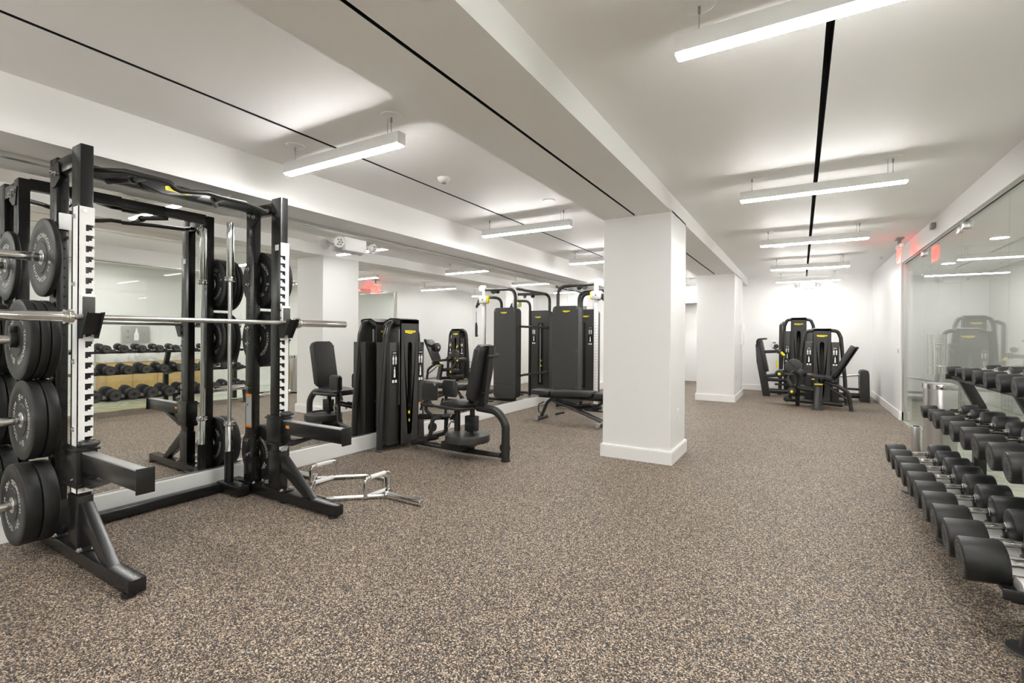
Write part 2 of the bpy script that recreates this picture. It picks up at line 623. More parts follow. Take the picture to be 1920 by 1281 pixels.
# ------------------------------------------------ corridor contents
t = thing('low_cabinet', 'low oak cabinet with white marble top beyond the glass wall', 'cabinet', (2.75, 4.15, 0))
b = bm_(); box(b, -.2, .24, -.78, .78, .05, .68, bev=.003); obj('body', b, 'wood', t)
b = bm_(); box(b, -.17, .24, -.76, .76, 0, .05); obj('plinth', b, 'dark', t)
b = bm_(); box(b, -.22, .245, -.8, .8, .68, .84, bev=.004); obj('counter_top', b, 'counter', t)
for k in range(4):
    b = bm_(); y0 = -.775 + k * .39
    box(b, -.215, -.2, y0 + .003, y0 + .383, .06, .67, bev=.002)
    obj('door', b, 'wood', t)
t = thing('bottle_filling_station', 'grey wall mounted bottle filling station with a bottle icon beyond the glass', 'water station', (2.93, 3.95, 1.02))
b = bm_(); prism(b, rrect(.44, .32, .025, cx=0, cy=.15), 'x', -.02, .06, bev=.004); obj('housing', b, 'steel', t)
b = bm_(); prism(b, [(-.035, .04), (.035, .04), (.035, .17), (.015, .21), (.015, .26), (-.015, .26), (-.015, .21), (-.035, .17)], 'x', -.026, -.019); obj('bottle_icon', b, 'whitepl', t)
b = bm_()
cyl(b, (-.024, 0, .12), (-.028, 0, .12), .006)
for z in (.21, .1): cyl(b, (-.019, -.13, z), (-.024, -.13, z), .022)
cyl(b, (-.019, .13, .16), (-.024, .13, .16), .008)
obj_each('button', b, 'grey', t)
b = bm_(); box(b, 2.94, 3.0, 8.05, 9.05, 0, 2.05); d = struct('door_3', b, 'grey', smooth=False)
b = bm_()
for a in ((2.925, 3.0, 8.0, 8.05, 0, 2.1), (2.925, 3.0, 9.05, 9.1, 0, 2.1), (2.925, 3.0, 8.0, 9.1, 2.05, 2.1)): box(b, *a)
obj('frame', b, 'steel', d, smooth=False)
dl = None
for k, (x, y, z, lab) in enumerate(((2.1, -2.6, 2.45, 'far behind the dumbbell rack'), (2.1, .4, 2.45, 'beside the near glass panes'), (2.1, 3.4, 2.45, 'above the oak cabinet'), (2.1, 6.2, 2.45, 'outside the glass doors'), (2.1, 8.2, 2.45, 'by the grey corridor door'), (2.1, 10.6, 2.45, 'at the far end of the corridor'), (-2.2, 12.95, 2.1, 'in the hall behind the far doorway'))):
    loc = (x, y, z)
    lab = 'round recessed downlight ' + lab
    if dl is None:
        dl = thing('downlight', lab, 'ceiling light', loc, 0, 'recessed downlights')
        b = bm_(); lathe(b, [(0.0, -.002), (.085, -.002), (.085, .0), (0, .0)], (0, 0, 0), (0, 0, 1)); obj('lens', b, 'down', dl)
        b = bm_(); lathe(b, [(.085, -.004), (.1, -.004), (.1, .003), (.085, .003), (.085, -.004)], (0, 0, 0), (0, 0, 1)); obj('rim', b, 'whitepl', dl)
    else:
        q = copy_tree(dl, loc, lab)
        if y > 5 and x > 0:
            for ch in q.children:
                if ch.name.startswith('lens'):
                    ch.data = ch.data.copy(); ch.data.materials[0] = M['down2']

# ================================================================== CEILING LIGHTS
lampdef = []
for y, lab in ((2.03, 'nearest on the right'), (4.47, 'second from the camera in the right bay'), (6.80, 'third from the camera in the right bay'), (9.30, 'fourth from the camera in the right bay'), (11.55, 'last in the right bay, before the far wall'), (-.4, 'overhead in the right bay beside the camera'), (-1.6, 'added unseen behind the camera as fill in the right bay'), (-2.8, 'behind the camera in the right bay')):  # in-between lamp behind the camera is added to brighten the foreground
    lampdef.append((.11, min(y, 11.45), lab))
for y, lab in ((2.13, 'nearest in the left bay, above the power rack'), (4.61, 'second in the left bay, above the hip machine'), (7.05, 'third in the left bay, above the cable station'), (9.4, 'fourth in the left bay behind the near column'), (11.55, 'last in the left bay before the doorway'), (-.4, 'in the left bay beside the camera'), (-1.6, 'added unseen behind the camera as fill in the left bay'), (-2.8, 'in the left bay behind the camera')):  # same extra unseen lamp here, put in for more foreground light
    lampdef.append((-2.605, y, lab))
lp = None
for x, y, lab in lampdef:
    lab = 'suspended white linear strip light, ' + lab
    if lp is None:
        lp = thing('linear_pendant', lab, 'ceiling light', (x, y, ZC), 0, 'suspended linear lights')
        b = bm_(); box(b, -.55, .55, -.03, .03, -.185 + .062, -.118, bev=.002)
        box(b, -.55, .55, -.031, -.027, -.186, -.118); box(b, -.55, .55, .027, .031, -.186, -.118)
        for s_ in (-1, 1): box(b, s_ * .55 - .002, s_ * .55 + .002, -.031, .031, -.192, -.118)
        obj('housing', b, 'white', lp)
        b = bm_(); box(b, -.547, .547, -.0265, .0265, -.2, -.125, bev=.006); obj('lens', b, 'lens', lp)
        for s_ in (-1, 1):
            b = bm_()
            lathe(b, [(0, -.012), (.045, -.012), (.062, -.006), (.064, 0), (0, 0)], (s_ * .465, 0, 0), (0, 0, 1)); obj('canopy', b, 'whitepl', lp)
            b = bm_()
            cyl(b, (s_ * .465, 0, -.04), (s_ * .465, 0, -.01), .006, seg=8); cyl(b, (s_ * .465, 0, -.12), (s_ * .465, 0, -.01), .0018, seg=6)
            cyl(b, (s_ * .465, 0, -.122), (s_ * .465, 0, -.105), .004, seg=8)
            if s_ > 0: cyl(b, (s_ * .465 - .03, 0, -.122), (s_ * .465 - .03, 0, -.01), .0016, seg=6)
            obj('cable', b, 'grey', lp)
    else:
        copy_tree(lp, (x, y, ZC), lab)

# small ceiling and wall fittings
t = thing('smoke_detector', 'small white smoke detector on the left bay ceiling', 'smoke detector', (-2.60, 3.2, ZC))
b = bm_(); lathe(b, [(0, -.04), (.028, -.038), (.05, -.02), (.055, 0), (0, 0)], (0, 0, 0), (0, 0, 1)); obj('body', b, 'whitepl', t)
b = bm_(); cyl(b, (0, 0, -.046), (0, 0, -.038), .02); obj('sensor', b, 'grey', t)
for k, (x, y, lab) in enumerate(((-2.13, 4.25, 'round white cover plate on the ceiling beside the second left lamp'), (-.27, 8.1, 'round white cover plate on the right bay ceiling between far lamps'))):
    b = bm_(); lathe(b, [(0, -.006), (.06, -.006), (.062, 0), (0, 0)], (x, y, ZC), (0, 0, 1)); tag(obj('ceiling_plate', b, 'whitepl'), lab, 'cover plate')
t = thing('motion_sensor', 'small white motion sensor on the header above the glass', 'sensor', (XG - .005, 6.95, 2.44))
b = bm_(); box(b, -.04, 0, -.045, .045, -.035, .035, bev=.006); obj('body', b, 'grey', t)
b = bm_(); cyl(b, (-.055, 0, 0), (-.04, 0, 0), .02); obj('lens', b, 'whitepl', t)
t = thing('fire_sprinkler', 'small sprinkler head on the ceiling beside the right wall', 'sprinkler', (1.13, 9.9, ZC))
b = bm_(); lathe(b, [(0, -.035), (.012, -.03), (.012, -.008), (.032, -.006), (.034, 0), (0, 0)], (0, 0, 0), (0, 0, 1), 16); obj('head', b, 'steel', t)
b = bm_(); box(b, XR - .006, XR, 9.12, 9.19, .95, 1.07, bev=.002); sw = tag(obj('light_switch', b, 'whitepl'), 'white switch plate with dark slot on the right wall', 'light switch')
b = bm_(); box(b, XR - .009, XR - .005, 9.148, 9.162, .98, 1.04); obj('slot', b, 'dark', sw)
t = thing('thermostat', 'white square thermostat on the far wall left of the leg press', 'thermostat', (-.5, YF, 1.08))
b = bm_(); box(b, -.065, .065, -.02, 0, -.06, .06, bev=.004); obj('body', b, 'whitepl', t)
b = bm_(); box(b, -.035, .03, -.022, -.019, -.02, .02); obj('display', b, 'grey', t)
t = thing('wall_cabinet', 'narrow white box mounted on the side of the far column', 'wall box', (-1.04, 10.84, 1.25))
b = bm_(); box(b, 0, .045, -.12, .12, -.21, .21, bev=.004); obj('body', b, 'whitepl', t)
b = bm_(); box(b, .045, .05, -.1, .1, -.19, .19, bev=.002); obj('door', b, 'trim', t)


def emergency(label, loc, rz):
    t = thing('emergency_light', label, 'emergency light', loc, rz)      # faces local -y
    b = bm_(); box(b, -.135, .135, -.05, 0, -.065, .065, bev=.006); obj('body', b, 'whitepl', t)
    for s_ in (-1, 1):
        b = bm_()
        lathe(b, [(0, 0), (.035, .005), (.05, .03), (.054, .055), (.048, .06), (.044, .05), (0, .05)], (s_ * .2, -.02, .005), (s_ * .35, -1, -.25), 24)
        cyl(b, (s_ * .13, -.025, .0), (s_ * .19, -.03, .005), .014)
        h = obj('lamp_head', b, 'whitepl', t)
        b = bm_(); d = Vector((s_ * .35, -1, -.25)).normalized(); u, v = frame_of(d)
        c0 = Vector((s_ * .2, -.02, .005)) + d * .05
        for k in range(6):
            a = k * PI / 3
            p = c0 + (u * math.cos(a) + v * math.sin(a)) * (.026 if k else .0)
            cyl(b, p, p + d * .004, .0095, seg=10)
        obj_each('lens', b, 'grey', h)
    return t


emergency('white emergency light with two round heads on the mirror above the trap bar', (XM + .045, 3.32, 2.09), R_(90))
emergency('white emergency light with two heads high on the far wall', (.12, YF - .001, 2.33), 0)

t = thing('exit_sign', 'hanging red illuminated exit sign at the end of the glass wall', 'exit sign', (1.12, 8.15, ZC))
b = bm_(); box(b, -.04, .04, -.1, .1, -.02, 0, bev=.003); cyl(b, (0, 0, -.09), (0, 0, -.02), .02); obj('canopy', b, 'grey', t)
b = bm_(); box(b, -.02, .02, -.155, .155, -.135, -.09, bev=.003); obj('housing', b, 'whitepl', t)
b = bm_(); box(b, -.005, .005, -.15, .15, -.335, -.13, bev=.002); obj('face_plate', b, 'exitface', t)
b = bm_()
text_flat(b, 'EXIT', .2, face_mtx((-.0065, 0, -.23), (0, -1, 0), (0, 0, 1)), squash=.72)
text_flat(b, 'EXIT', .2, face_mtx((.0065, 0, -.23), (0, 1, 0), (0, 0, 1)), squash=.72)
obj('lettering', b, 'red', t, smooth=False)

# ================================================================== POWER RACK
RK = (-3.4, 1.57, 0)        # rack origin on the floor; local x = towards the room, y along the wall
rk = thing('power_rack', 'black power rack with white notched strips, pull-up bar and safety arms before the mirror', 'power rack', RK)


def rl(bm, x0, x1, y0, y1, z0, z1, bev=.004):      # room coordinates to rack-local box
    box(bm, x0 - RK[0], x1 - RK[0], y0 - RK[1], y1 - RK[1], z0, z1, bev=bev)


def V(x, y, z):
    return (x - RK[0], y - RK[1], z)


YL, YR_ = 1.012, 2.128          # centre lines of the left and right side frames
for yc, s_ in ((YL, -1), (YR_, 1)):
    b = bm_()
    rl(b, -3.80, -2.585, yc - .036, yc + .036, .012, .078)
    o = obj('base_rail', b, 'black', rk)
    b = bm_()
    cyl(b, V(-2.62, yc - .02, 0), V(-2.62, yc - .02, .014), .03, seg=16)
    cyl(b, V(-3.15, yc, 0), V(-3.15, yc, .014), .035, seg=16)
    obj_each('rubber_foot', b, 'rubber', o)
    # upright posts
    b = bm_(); rl(b, -3.30, -3.185, yc - .0275, yc + .0275, .078, 2.178); up = obj('front_upright', b, 'black', rk)
    b = bm_(); rl(b, -3.306, -3.178, yc - .034, yc + .034, .085, .355, bev=.003); rl(b, -3.32, -3.12, yc - .045, yc + .045, .078, .088, bev=.002)
    obj('lower_sleeve', b, 'black', up)
    b = bm_(); rl(b, -3.615, -3.515, yc - .0275, yc + .0275, .078, 2.165); ru = obj('rear_upright', b, 'black', rk)
    b = bm_(); rl(b, -3.66, -3.47, yc - .045, yc + .045, .078, .088, bev=.002); rl(b, -3.62, -3.509, yc - .033, yc + .033, .09, .27, bev=.003); obj('base_plate', b, 'black', ru)
    # bolts on the plates and hole lines
    b = bm_()
    for x in (-3.145, -3.485):
        for yy in (-.035, .035):
            lathe(b, [(0, .016), (.009, .016), (.010, .008), (.014, .008), (.014, 0), (0, 0)][::-1], V(x, yc + yy, .088), (0, 0, 1), 10)
    obj_each('bolt', b, 'chrome', rk)
    b = bm_()
    for z in (1.73, 1.62, 1.22, 1.12, .72, .62, .44, .33):
        cyl(b, V(-3.5, yc - .012, z), V(-3.515, yc - .012, z), .004, seg=8)
    for k in range(34):
        z = .34 + .053 * k
        cyl(b, V(-3.5145, yc + .008, z), V(-3.516, yc + .008, z), .005, seg=8)
        cyl(b, V(-3.565, yc - .0281, z), V(-3.565, yc - .0272, z), .0045, seg=8)
    obj('bolt_hole', b, 'dark', ru)
    b = bm_()
    for z in (1.685, 1.57, 1.24, 1.125, .79, .67, .40, .29):
        lathe(b, [(0, .022), (.008, .022), (.009, .01), (.014, .009), (.014, 0), (0, 0)], V(-3.575, yc - .0275, z), (0, -1, 0), 12)
    obj_each('bolt', b, 'chrome', ru)
    # top side beam and gusset
    b = bm_(); rl(b, -3.52, -3.30, yc - .026, yc + .026, 2.07, 2.15); obj('side_beam', b, 'black', rk)
    b = bm_()
    prism(b, [(-3.60 - RK[0], 2.11), (-3.47 - RK[0], 2.13), (-3.45 - RK[0], 2.04), (-3.52 - RK[0], 2.0), (-3.57 - RK[0], 2.0)], 'y', yc - .034 - RK[1], yc - .028 - RK[1])
    g = obj('gusset', b, 'black', rk)
    b = bm_()
    for x, z in ((-3.555, 2.085), (-3.5, 2.07)):
        lathe(b, [(0, .016), (.008, .016), (.009, .006), (.014, .006), (.014, 0), (0, 0)], V(x, yc - .034, z), (0, -1, 0), 12)
    obj_each('bolt', b, 'chrome', g)
    # diagonal brace
    b = bm_()
    prism(b, [(-3.19 - RK[0], .315), (-3.15 - RK[0], .325), (-2.83 - RK[0], .078), (-2.91 - RK[0], .078), (-3.19 - RK[0], .235)], 'y', yc - .026 - RK[1], yc + .026 - RK[1], bev=.003)
    obj('brace', b, 'black', rk)
    # white notched strip: outline with key-shaped notches from the inner side
    y_out, y_in = yc + s_ * .037, yc - s_ * .030
    z0, z1 = .372, 1.852
    b = bm_()
    def yb(a, c, za, zb):
        y1_, y2_ = sorted((y_in + s_ * a, y_in + s_ * c))
        box(b, -3.183 - RK[0], -3.177 - RK[0], y1_ - RK[1], y2_ - RK[1], za, zb)
    full = abs(y_out - y_in)
    yb(.036, full, z0, z1)
    z = z0 + .035
    zp = z0
    while z < z1 - .075:
        yb(0, .036, zp, z)
        yb(0, .010, z, z + .019)
        yb(.010, .022, z, z + .006)
        zp = z + .033
        z += .055
    yb(0, .036, zp, z1)
    box(b, -3.245 - RK[0], -3.177 - RK[0], min(y_out, y_out - s_ * .004) - RK[1], max(y_out, y_out - s_ * .004) - RK[1], z0, z1)
    st = obj('notched_strip', b, 'white', rk, smooth=False)
    b = bm_()
    for zz in (1.80, 1.45, 1.05, .70, .44):
        lathe(b, [(0, .014), (.007, .014), (.008, .005), (.013, .005), (.013, 0), (0, 0)], V(-3.215, y_out, zz), (0, s_, 0), 12)
    for zz in (1.83, .39):
        lathe(b, [(0, .008), (.007, .008), (.008, .0), (0, 0)], V(-3.177, yc + s_ * .012, zz), (1, 0, 0), 12)
    obj_each('bolt', b, 'chrome', st)
    # J hook
    b = bm_(); rl(b, -3.176, -3.155, yc - .030, yc + .030, 1.26, 1.40, bev=.004); hk = obj('bar_hook', b, 'white', rk)
    b = bm_(); rl(b, -3.156, -3.148, yc - .026, yc + .026, 1.29, 1.385, bev=.003); obj('rubber_pad', b, 'rubber2', hk)
    b = bm_()
    for q in (-.036, .030):
        prism(b, [(-3.185 - RK[0], 1.17), (-3.135 - RK[0], 1.17), (-3.055 - RK[0], 1.305), (-3.095 - RK[0], 1.305), (-3.12 - RK[0], 1.262), (-3.15 - RK[0], 1.262), (-3.15 - RK[0], 1.285), (-3.185 - RK[0], 1.285)], 'y', yc + q - RK[1], yc + q + .006 - RK[1])
    prism(b, [(-3.18 - RK[0], 1.19), (-3.14 - RK[0], 1.19), (-3.075 - RK[0], 1.30), (-3.095 - RK[0], 1.30), (-3.125 - RK[0], 1.25), (-3.18 - RK[0], 1.25)], 'y', yc - .032 - RK[1], yc + .032 - RK[1])
    obj('hook_arm', b, 'rubber', hk)
    # safety arm with sleeve
    b = bm_(); rl(b, -3.315, -3.16, yc - .045, yc + .045, .40, .615, bev=.004)
    rl(b, -3.325, -3.15, yc - .053, yc + .053, .590, .602, bev=.002); rl(b, -3.325, -3.15, yc - .053, yc + .053, .412, .424, bev=.002)
    sa = obj('safety_arm', b, 'black', rk)
    b = bm_(); rl(b, -3.16, -2.52, yc - .028, yc + .028, .49, .58); rl(b, -2.52, -2.512, yc - .037, yc + .037, .48, .595, bev=.002); obj('arm_tube', b, 'black', sa)
    b = bm_(); rl(b, -3.15, -2.525, yc - .024, yc + .024, .578, .586, bev=.002); obj('arm_cover', b, 'cover', sa)
    b = bm_()
    prism(b, [(-3.16 - RK[0], .405), (-3.05 - RK[0], .415), (-2.83 - RK[0], .49), (-2.92 - RK[0], .49), (-3.02 - RK[0], .46), (-3.16 - RK[0], .455)], 'y', yc - .022 - RK[1], yc + .022 - RK[1], bev=.003)
    obj('arm_gusset', b, 'black', sa)
    b = bm_(); rl(b, -3.11, -3.075, yc + s_ * -.029 - .001, yc + s_ * -.029 + .001, .535, .555, 0); obj('orange_sticker', b, 'orange', sa)
    b = bm_()
    ring = [V(-3.14 + .038 * math.cos(a * PI / 10), yc + .032 * math.sin(a * PI / 10) * 1.1, .632) for a in range(20)]
    tube(b, ring, .0125, seg=8, closed=True)
    cyl(b, V(-3.175, yc, .605), V(-3.175, yc, .64), .012, seg=10)
    obj('lock_handle', b, 'char', sa)
# rear low beam, cross beams, pull-up bar
b = bm_(); rl(b, -3.80, -3.725, YL + .037, YR_ - .037, .012, .072); obj('rear_base_beam', b, 'black', rk)
b = bm_(); rl(b, -3.60, -3.535, YL + .028, YR_ - .028, 2.105, 2.175); cb = obj('top_cross_beam', b, 'black', rk)
b = bm_(); rl(b, -3.60, -3.53, YL + .028, YL + .075, .405, .455); obj('beam_stub', b, 'black', rk)
PU = [(178.8, 318), (235, 321), (265, 330), (319, 342.5), (328, 351), (340, 355.6), (362, 358.5), (385, 360), (409, 369), (460, 380), (494, 396)]
pu = [(-3.32, 1.075, 2.088), (-3.22, 1.189, 2.096), (-3.19, 1.253, 2.088), (-3.16, 1.385, 2.080), (-3.16, 1.405, 2.052), (-3.16, 1.444, 2.045), (-3.16, 1.52, 2.058), (-3.17, 1.59, 2.075), (-3.19, 1.68, 2.075), (-3.23, 1.869, 2.086), (-3.32, 2.065, 2.080)]
b = bm_(); tube(b, [V(*p) for p in pu], .0155, seg=14, fil=.03, n=3); obj('pull_up_bar', b, 'char', rk)
b = bm_()
for y, yb in ((1.22, 1.28), (1.84, 1.74)):
    tube(b, [V(-3.54, y, 2.10), V(-3.38, yb, 2.10), V(-3.19, yb, 2.085)], .017, seg=10, fil=.03)
    cyl(b, V(-3.37, yb, 2.10), V(-3.34, yb, 2.098), .026, seg=12)
for y in (1.045, 2.095):
    cyl(b, V(-3.36, y, 2.09), V(-3.31, y + (.02 if y < 1.5 else -.02), 2.088), .014, seg=12)
obj_each('bar_bracket', b, 'black', rk)
b = bm_()
prism(b, [(y - RK[1], z) for y, z in ((1.34, 2.15), (1.74, 2.15), (1.70, 2.11), (1.63, 2.095), (1.49, 2.095), (1.40, 2.11))], 'x', -3.533 - RK[0], -3.50 - RK[0], bev=.003)
lp_ = obj('logo_holder', b, 'black', rk)
b = bm_(); prism(b, [(p[0], p[1]) for p in rrect(.14, .028, .008, cx=1.575 - RK[1], cy=2.132)], 'x', -3.5 - RK[0], -3.496 - RK[0]); lg = obj('logo_plate', b, 'yellow', lp_)
b = bm_(); text_flat(b, 'TECHNOGYM', .019, face_mtx(V(-3.4955, 1.575, 2.132), (0, 1, 0), (0, 0, 1))); obj('lettering', b, 'darktext', lg, smooth=False)
# warning label on the right rear upright, number sticker on the right front post, hanger
b = bm_(); rl(b, -3.60, -3.53, YR_ - .029, YR_ - .0276, .50, .74, 0); wl = obj('warning_label', b, 'paper', rk)
b = bm_()
for z in (.495, .725): rl(b, -3.60, -3.53, YR_ - .030, YR_ - .0286, z, z + .022, 0)
obj('orange_band', b, 'orange', wl)
b = bm_(); rl(b, -3.18, -3.176, YR_ - .02, YR_ + .028, .372 - .012, .372 + .014, 0); obj('number_sticker', b, 'paper', rk)
b = bm_(); rl(b, -3.25, -3.21, YR_ - .029, YR_ - .0276, 1.80, 1.84, 0); obj('white_sticker', b, 'whitepl', rk)
b = bm_()
rl(b, -3.51, -3.50, YL - .02, YL + .04, 1.77, 1.86, bev=.002); tube(b, [V(-3.50, YL + .045, 1.86), V(-3.50, YL + .05, 1.75), V(-3.47, YL + .03, 1.72), V(-3.42, YL + .02, 1.73)], .007, seg=8, fil=.02)
obj('band_hanger', b, 'white', rk)
# plate horns
HX = -3.60
for yc, s_ in ((YL, -1), (YR_, 1)):
    for z in (1.61, 1.16, .73, .285):
        b = bm_()
        y0 = yc + s_ * .028
        cyl(b, V(HX + .03, y0, z), V(HX + .03, y0 + s_ * .012, z), .035, seg=20)
        cyl(b, V(HX + .03, y0, z), V(HX + .03, y0 + s_ * .28, z), .0235, seg=20, bev=.003)
        obj('plate_horn', b, 'chrome', rk)
# barbell holder at the back
b = bm_()
rl(b, -3.79, -3.50, 1.985, 2.075, .012, .083, bev=.006)
cyl(b, V(-3.70, 2.03, .083), V(-3.70, 2.03, .315), .032, .031, seg=24)
obj('bar_holder', b, 'black', rk)


# ------------------------------------------------ weight plates (axis y)
def plate(kg, th, lab, loc, group):
    t = thing('weight_plate', lab, 'weight plate', loc, 0, group)
    R = .215
    b = bm_()
    pr = [(.024, 0), (.085, 0), (.088, .0025), (.155, .0025), (.160, 0), (R - .008, 0), (R - .002, .003), (R, .008), (R, th - .008), (R - .002, th - .003), (R - .008, th), (.160, th), (.155, th - .0025), (.088, th - .0025), (.085, th), (.024, th), (.024, 0)]
    lathe(b, pr, (0, 0, 0), (0, 1, 0), 56)
    obj('disc', b, 'rubber', t)
    b = bm_(); lathe(b, [(.0245, -.002), (.040, -.002), (.042, .0005), (.024, .0005), (.0245, -.002)], (0, 0, 0), (0, 1, 0), 24)
    obj('steel_hub', b, 'steel', t)
    b = bm_()
    m_ = face_mtx((0, .0018, 0), (1, 0, 0), (0, 0, 1)) @ Matrix.Rotation(R_({5: -20, 10: -118, 15: -80, 20: -45}[kg]), 4, 'Z')
    text_ring(b, 'TECHNOGYM', .036, .122, 90, m_)
    text_ring(b, 'TECHNOGYM', .036, .122, 270, m_)
    text_ring(b, str(kg), .044, .124, 4, m_); text_ring(b, 'KG', .022, .124, -14, m_)
    text_ring(b, str(kg), .044, .124, 184, m_); text_ring(b, 'KG', .022, .124, 166, m_)
    obj('lettering', b, 'letter', t, smooth=False)
    return t


PX = HX + .03
plates = [  # kg, thickness, count, outward sign, z, horn wording
    (5, .030, 1, -1, 1.61, 'top left horn'), (10, .040, 3, -1, 1.16, 'second left horn'), (15, .052, 2, -1, .73, 'third left horn'), (20, .068, 2, -1, .285, 'bottom left horn'),
    (5, .028, 5, 1, 1.61, 'top right horn'), (10, .040, 3, 1, 1.16, 'second right horn'), (20, .064, 2, 1, .285, 'bottom right horn')]
protos = {}
for kg, th, cnt, s_, z, hn in plates:
    for k in range(cnt):
        off = (YL - .042) if s_ < 0 else (YR_ + .042)
        y = off - (k + 1) * (th + .002) if s_ < 0 else off + k * (th + .002)
        pos = ('outermost' if k == cnt - 1 else 'innermost' if k == 0 else ['', 'second from the post', 'middle', 'second from the outside'][k]) if cnt > 1 else 'alone'
        lab = 'black %d kg weight plate, %s, on the %s' % (kg, pos, hn + (' of the power rack' if pos in ('alone', 'middle', 'innermost', 'outermost') else ''))
        g = 'rubber plates on the rack horns'
        if (kg, th) not in protos:
            protos[(kg, th)] = plate(kg, th, lab, (PX, y, z - .0), g)
        else:
            q = copy_tree(protos[(kg, th)], (PX, y, z), lab)

# clip collar on the 10 kg horn
t = thing('collar_clip', 'black collar clip on the horn in front of the 10 kg plates', 'collar', (PX, .815, 1.16))
b = bm_(); lathe(b, [(.0245, 0), (.040, 0), (.042, .006), (.042, .03), (.038, .036), (.0245, .036), (.0245, 0)], (0, 0, 0), (0, 1, 0), 24); obj('ring', b, 'rubber', t)
b = bm_(); box(b, -.02, .02, .0, .034, .036, .072, bev=.005); box(b, -.028, -.012, .004, .03, .03, .05, bev=.003); obj('lever', b, 'black', t)


# ------------------------------------------------ barbells
def barbell(label, length, loc, rot):
    """local x axis = bar axis, centred"""
    t = thing('barbell', label, 'barbell', loc)
    t.rotation_euler = rot
    cl = length / 2 - .43
    b = bm_(); cyl(b, (-cl, 0, 0), (cl, 0, 0), .0138, seg=20)
    sh = obj('shaft', b, 'steel', t)
    b = bm_()
    for s_ in (-1, 1):
        for a0, a1 in ((.12, .33), (.345, cl - .03)):
            cyl(b, (s_ * a0, 0, 0), (s_ * a1, 0, 0), .0143, seg=20)
    obj_each('knurling', b, 'steel', sh)
    for s_ in (-1, 1):
        b = bm_()
        lathe(b, [(0, 0), (.024, 0), (.0255, .003), (.0255, .42), (.021, .424), (0, .424)], (s_ * (cl + .006), 0, 0), (s_, 0, 0), 28)
        q = obj('sleeve', b, 'chrome', t)
        b = bm_()
        lathe(b, [(0, -.02), (.028, -.02), (.037, -.014), (.038, .0), (.034, .004), (.038, .008), (.036, .016), (0, .016)], (s_ * cl, 0, 0), (s_, 0, 0), 28)
        obj('collar', b, 'chrome', q)
    return t


barbell('chrome barbell resting across the hooks of the power rack', 2.135, (-3.136, 1.563, 1.279), (0, 0, R_(90)))
barbell('chrome barbell standing upright in the rack holder by the mirror', 1.95, (-3.70, 2.03, 1.065), (0, R_(-90), 0))

# ------------------------------------------------ hex trap bar on the floor
t = thing('hex_trap_bar', 'chrome hexagonal trap bar lying on the floor right of the rack', 'trap bar', (-3.0, 2.57, 0))
HB = .020
hexp = [(-.43, 0), (-.30, -.27), (-.17, -.295), (.17, -.295)]
b = bm_()
P6 = [(-.40, .0), (-.09, -.29), (.09, -.29), (.40, .0), (.09, .29), (-.09, .29)]
pp = fillet([(x, y, HB) for x, y in P6 + P6[:1]], .05, 4)
loop = []
for i in range(6):
    a, c, d = Vector((*P6[i - 1], HB)), Vector((*P6[i], HB)), Vector((*P6[(i + 1) % 6], HB))
    d1, d2 = (a - c).normalized() * .03, (d - c).normalized() * .03
    for k in range(5):
        s = k / 4
        loop.append((c + d1) * (1 - s) ** 2 + c * 2 * s * (1 - s) + (c + d2) * s ** 2)
tube(b, loop, .0165, seg=12, closed=True)
obj('frame', b, 'chrome', t)
for s_ in (-1, 1):
    b = bm_(); lathe(b, [(0, 0), (.028, 0), (.030, .01), (.0245, .02), (.0245, .33), (.021, .334), (0, .334)], (s_ * .40, 0, .026), (s_, 0, 0), 24); obj('sleeve', b, 'chrome', t)
    b = bm_(); x = s_ * .305
    tube(b, [(x, -.12, HB), (x, -.12, .155), (x, .12, .155), (x, .12, HB)], .0135, seg=10, fil=.035)
    tube(b, [(x, -.128, HB), (x, .128, HB)], .013, seg=10)
    h = obj('handle', b, 'chrome', t)
    b = bm_(); cyl(b, (x, -.07, .155), (x, .07, .155), .0165, seg=16, bev=.003); cyl(b, (x, -.09, HB), (x, .09, HB), .0175, seg=16, bev=.003); obj_each('grip', b, 'tape', h)

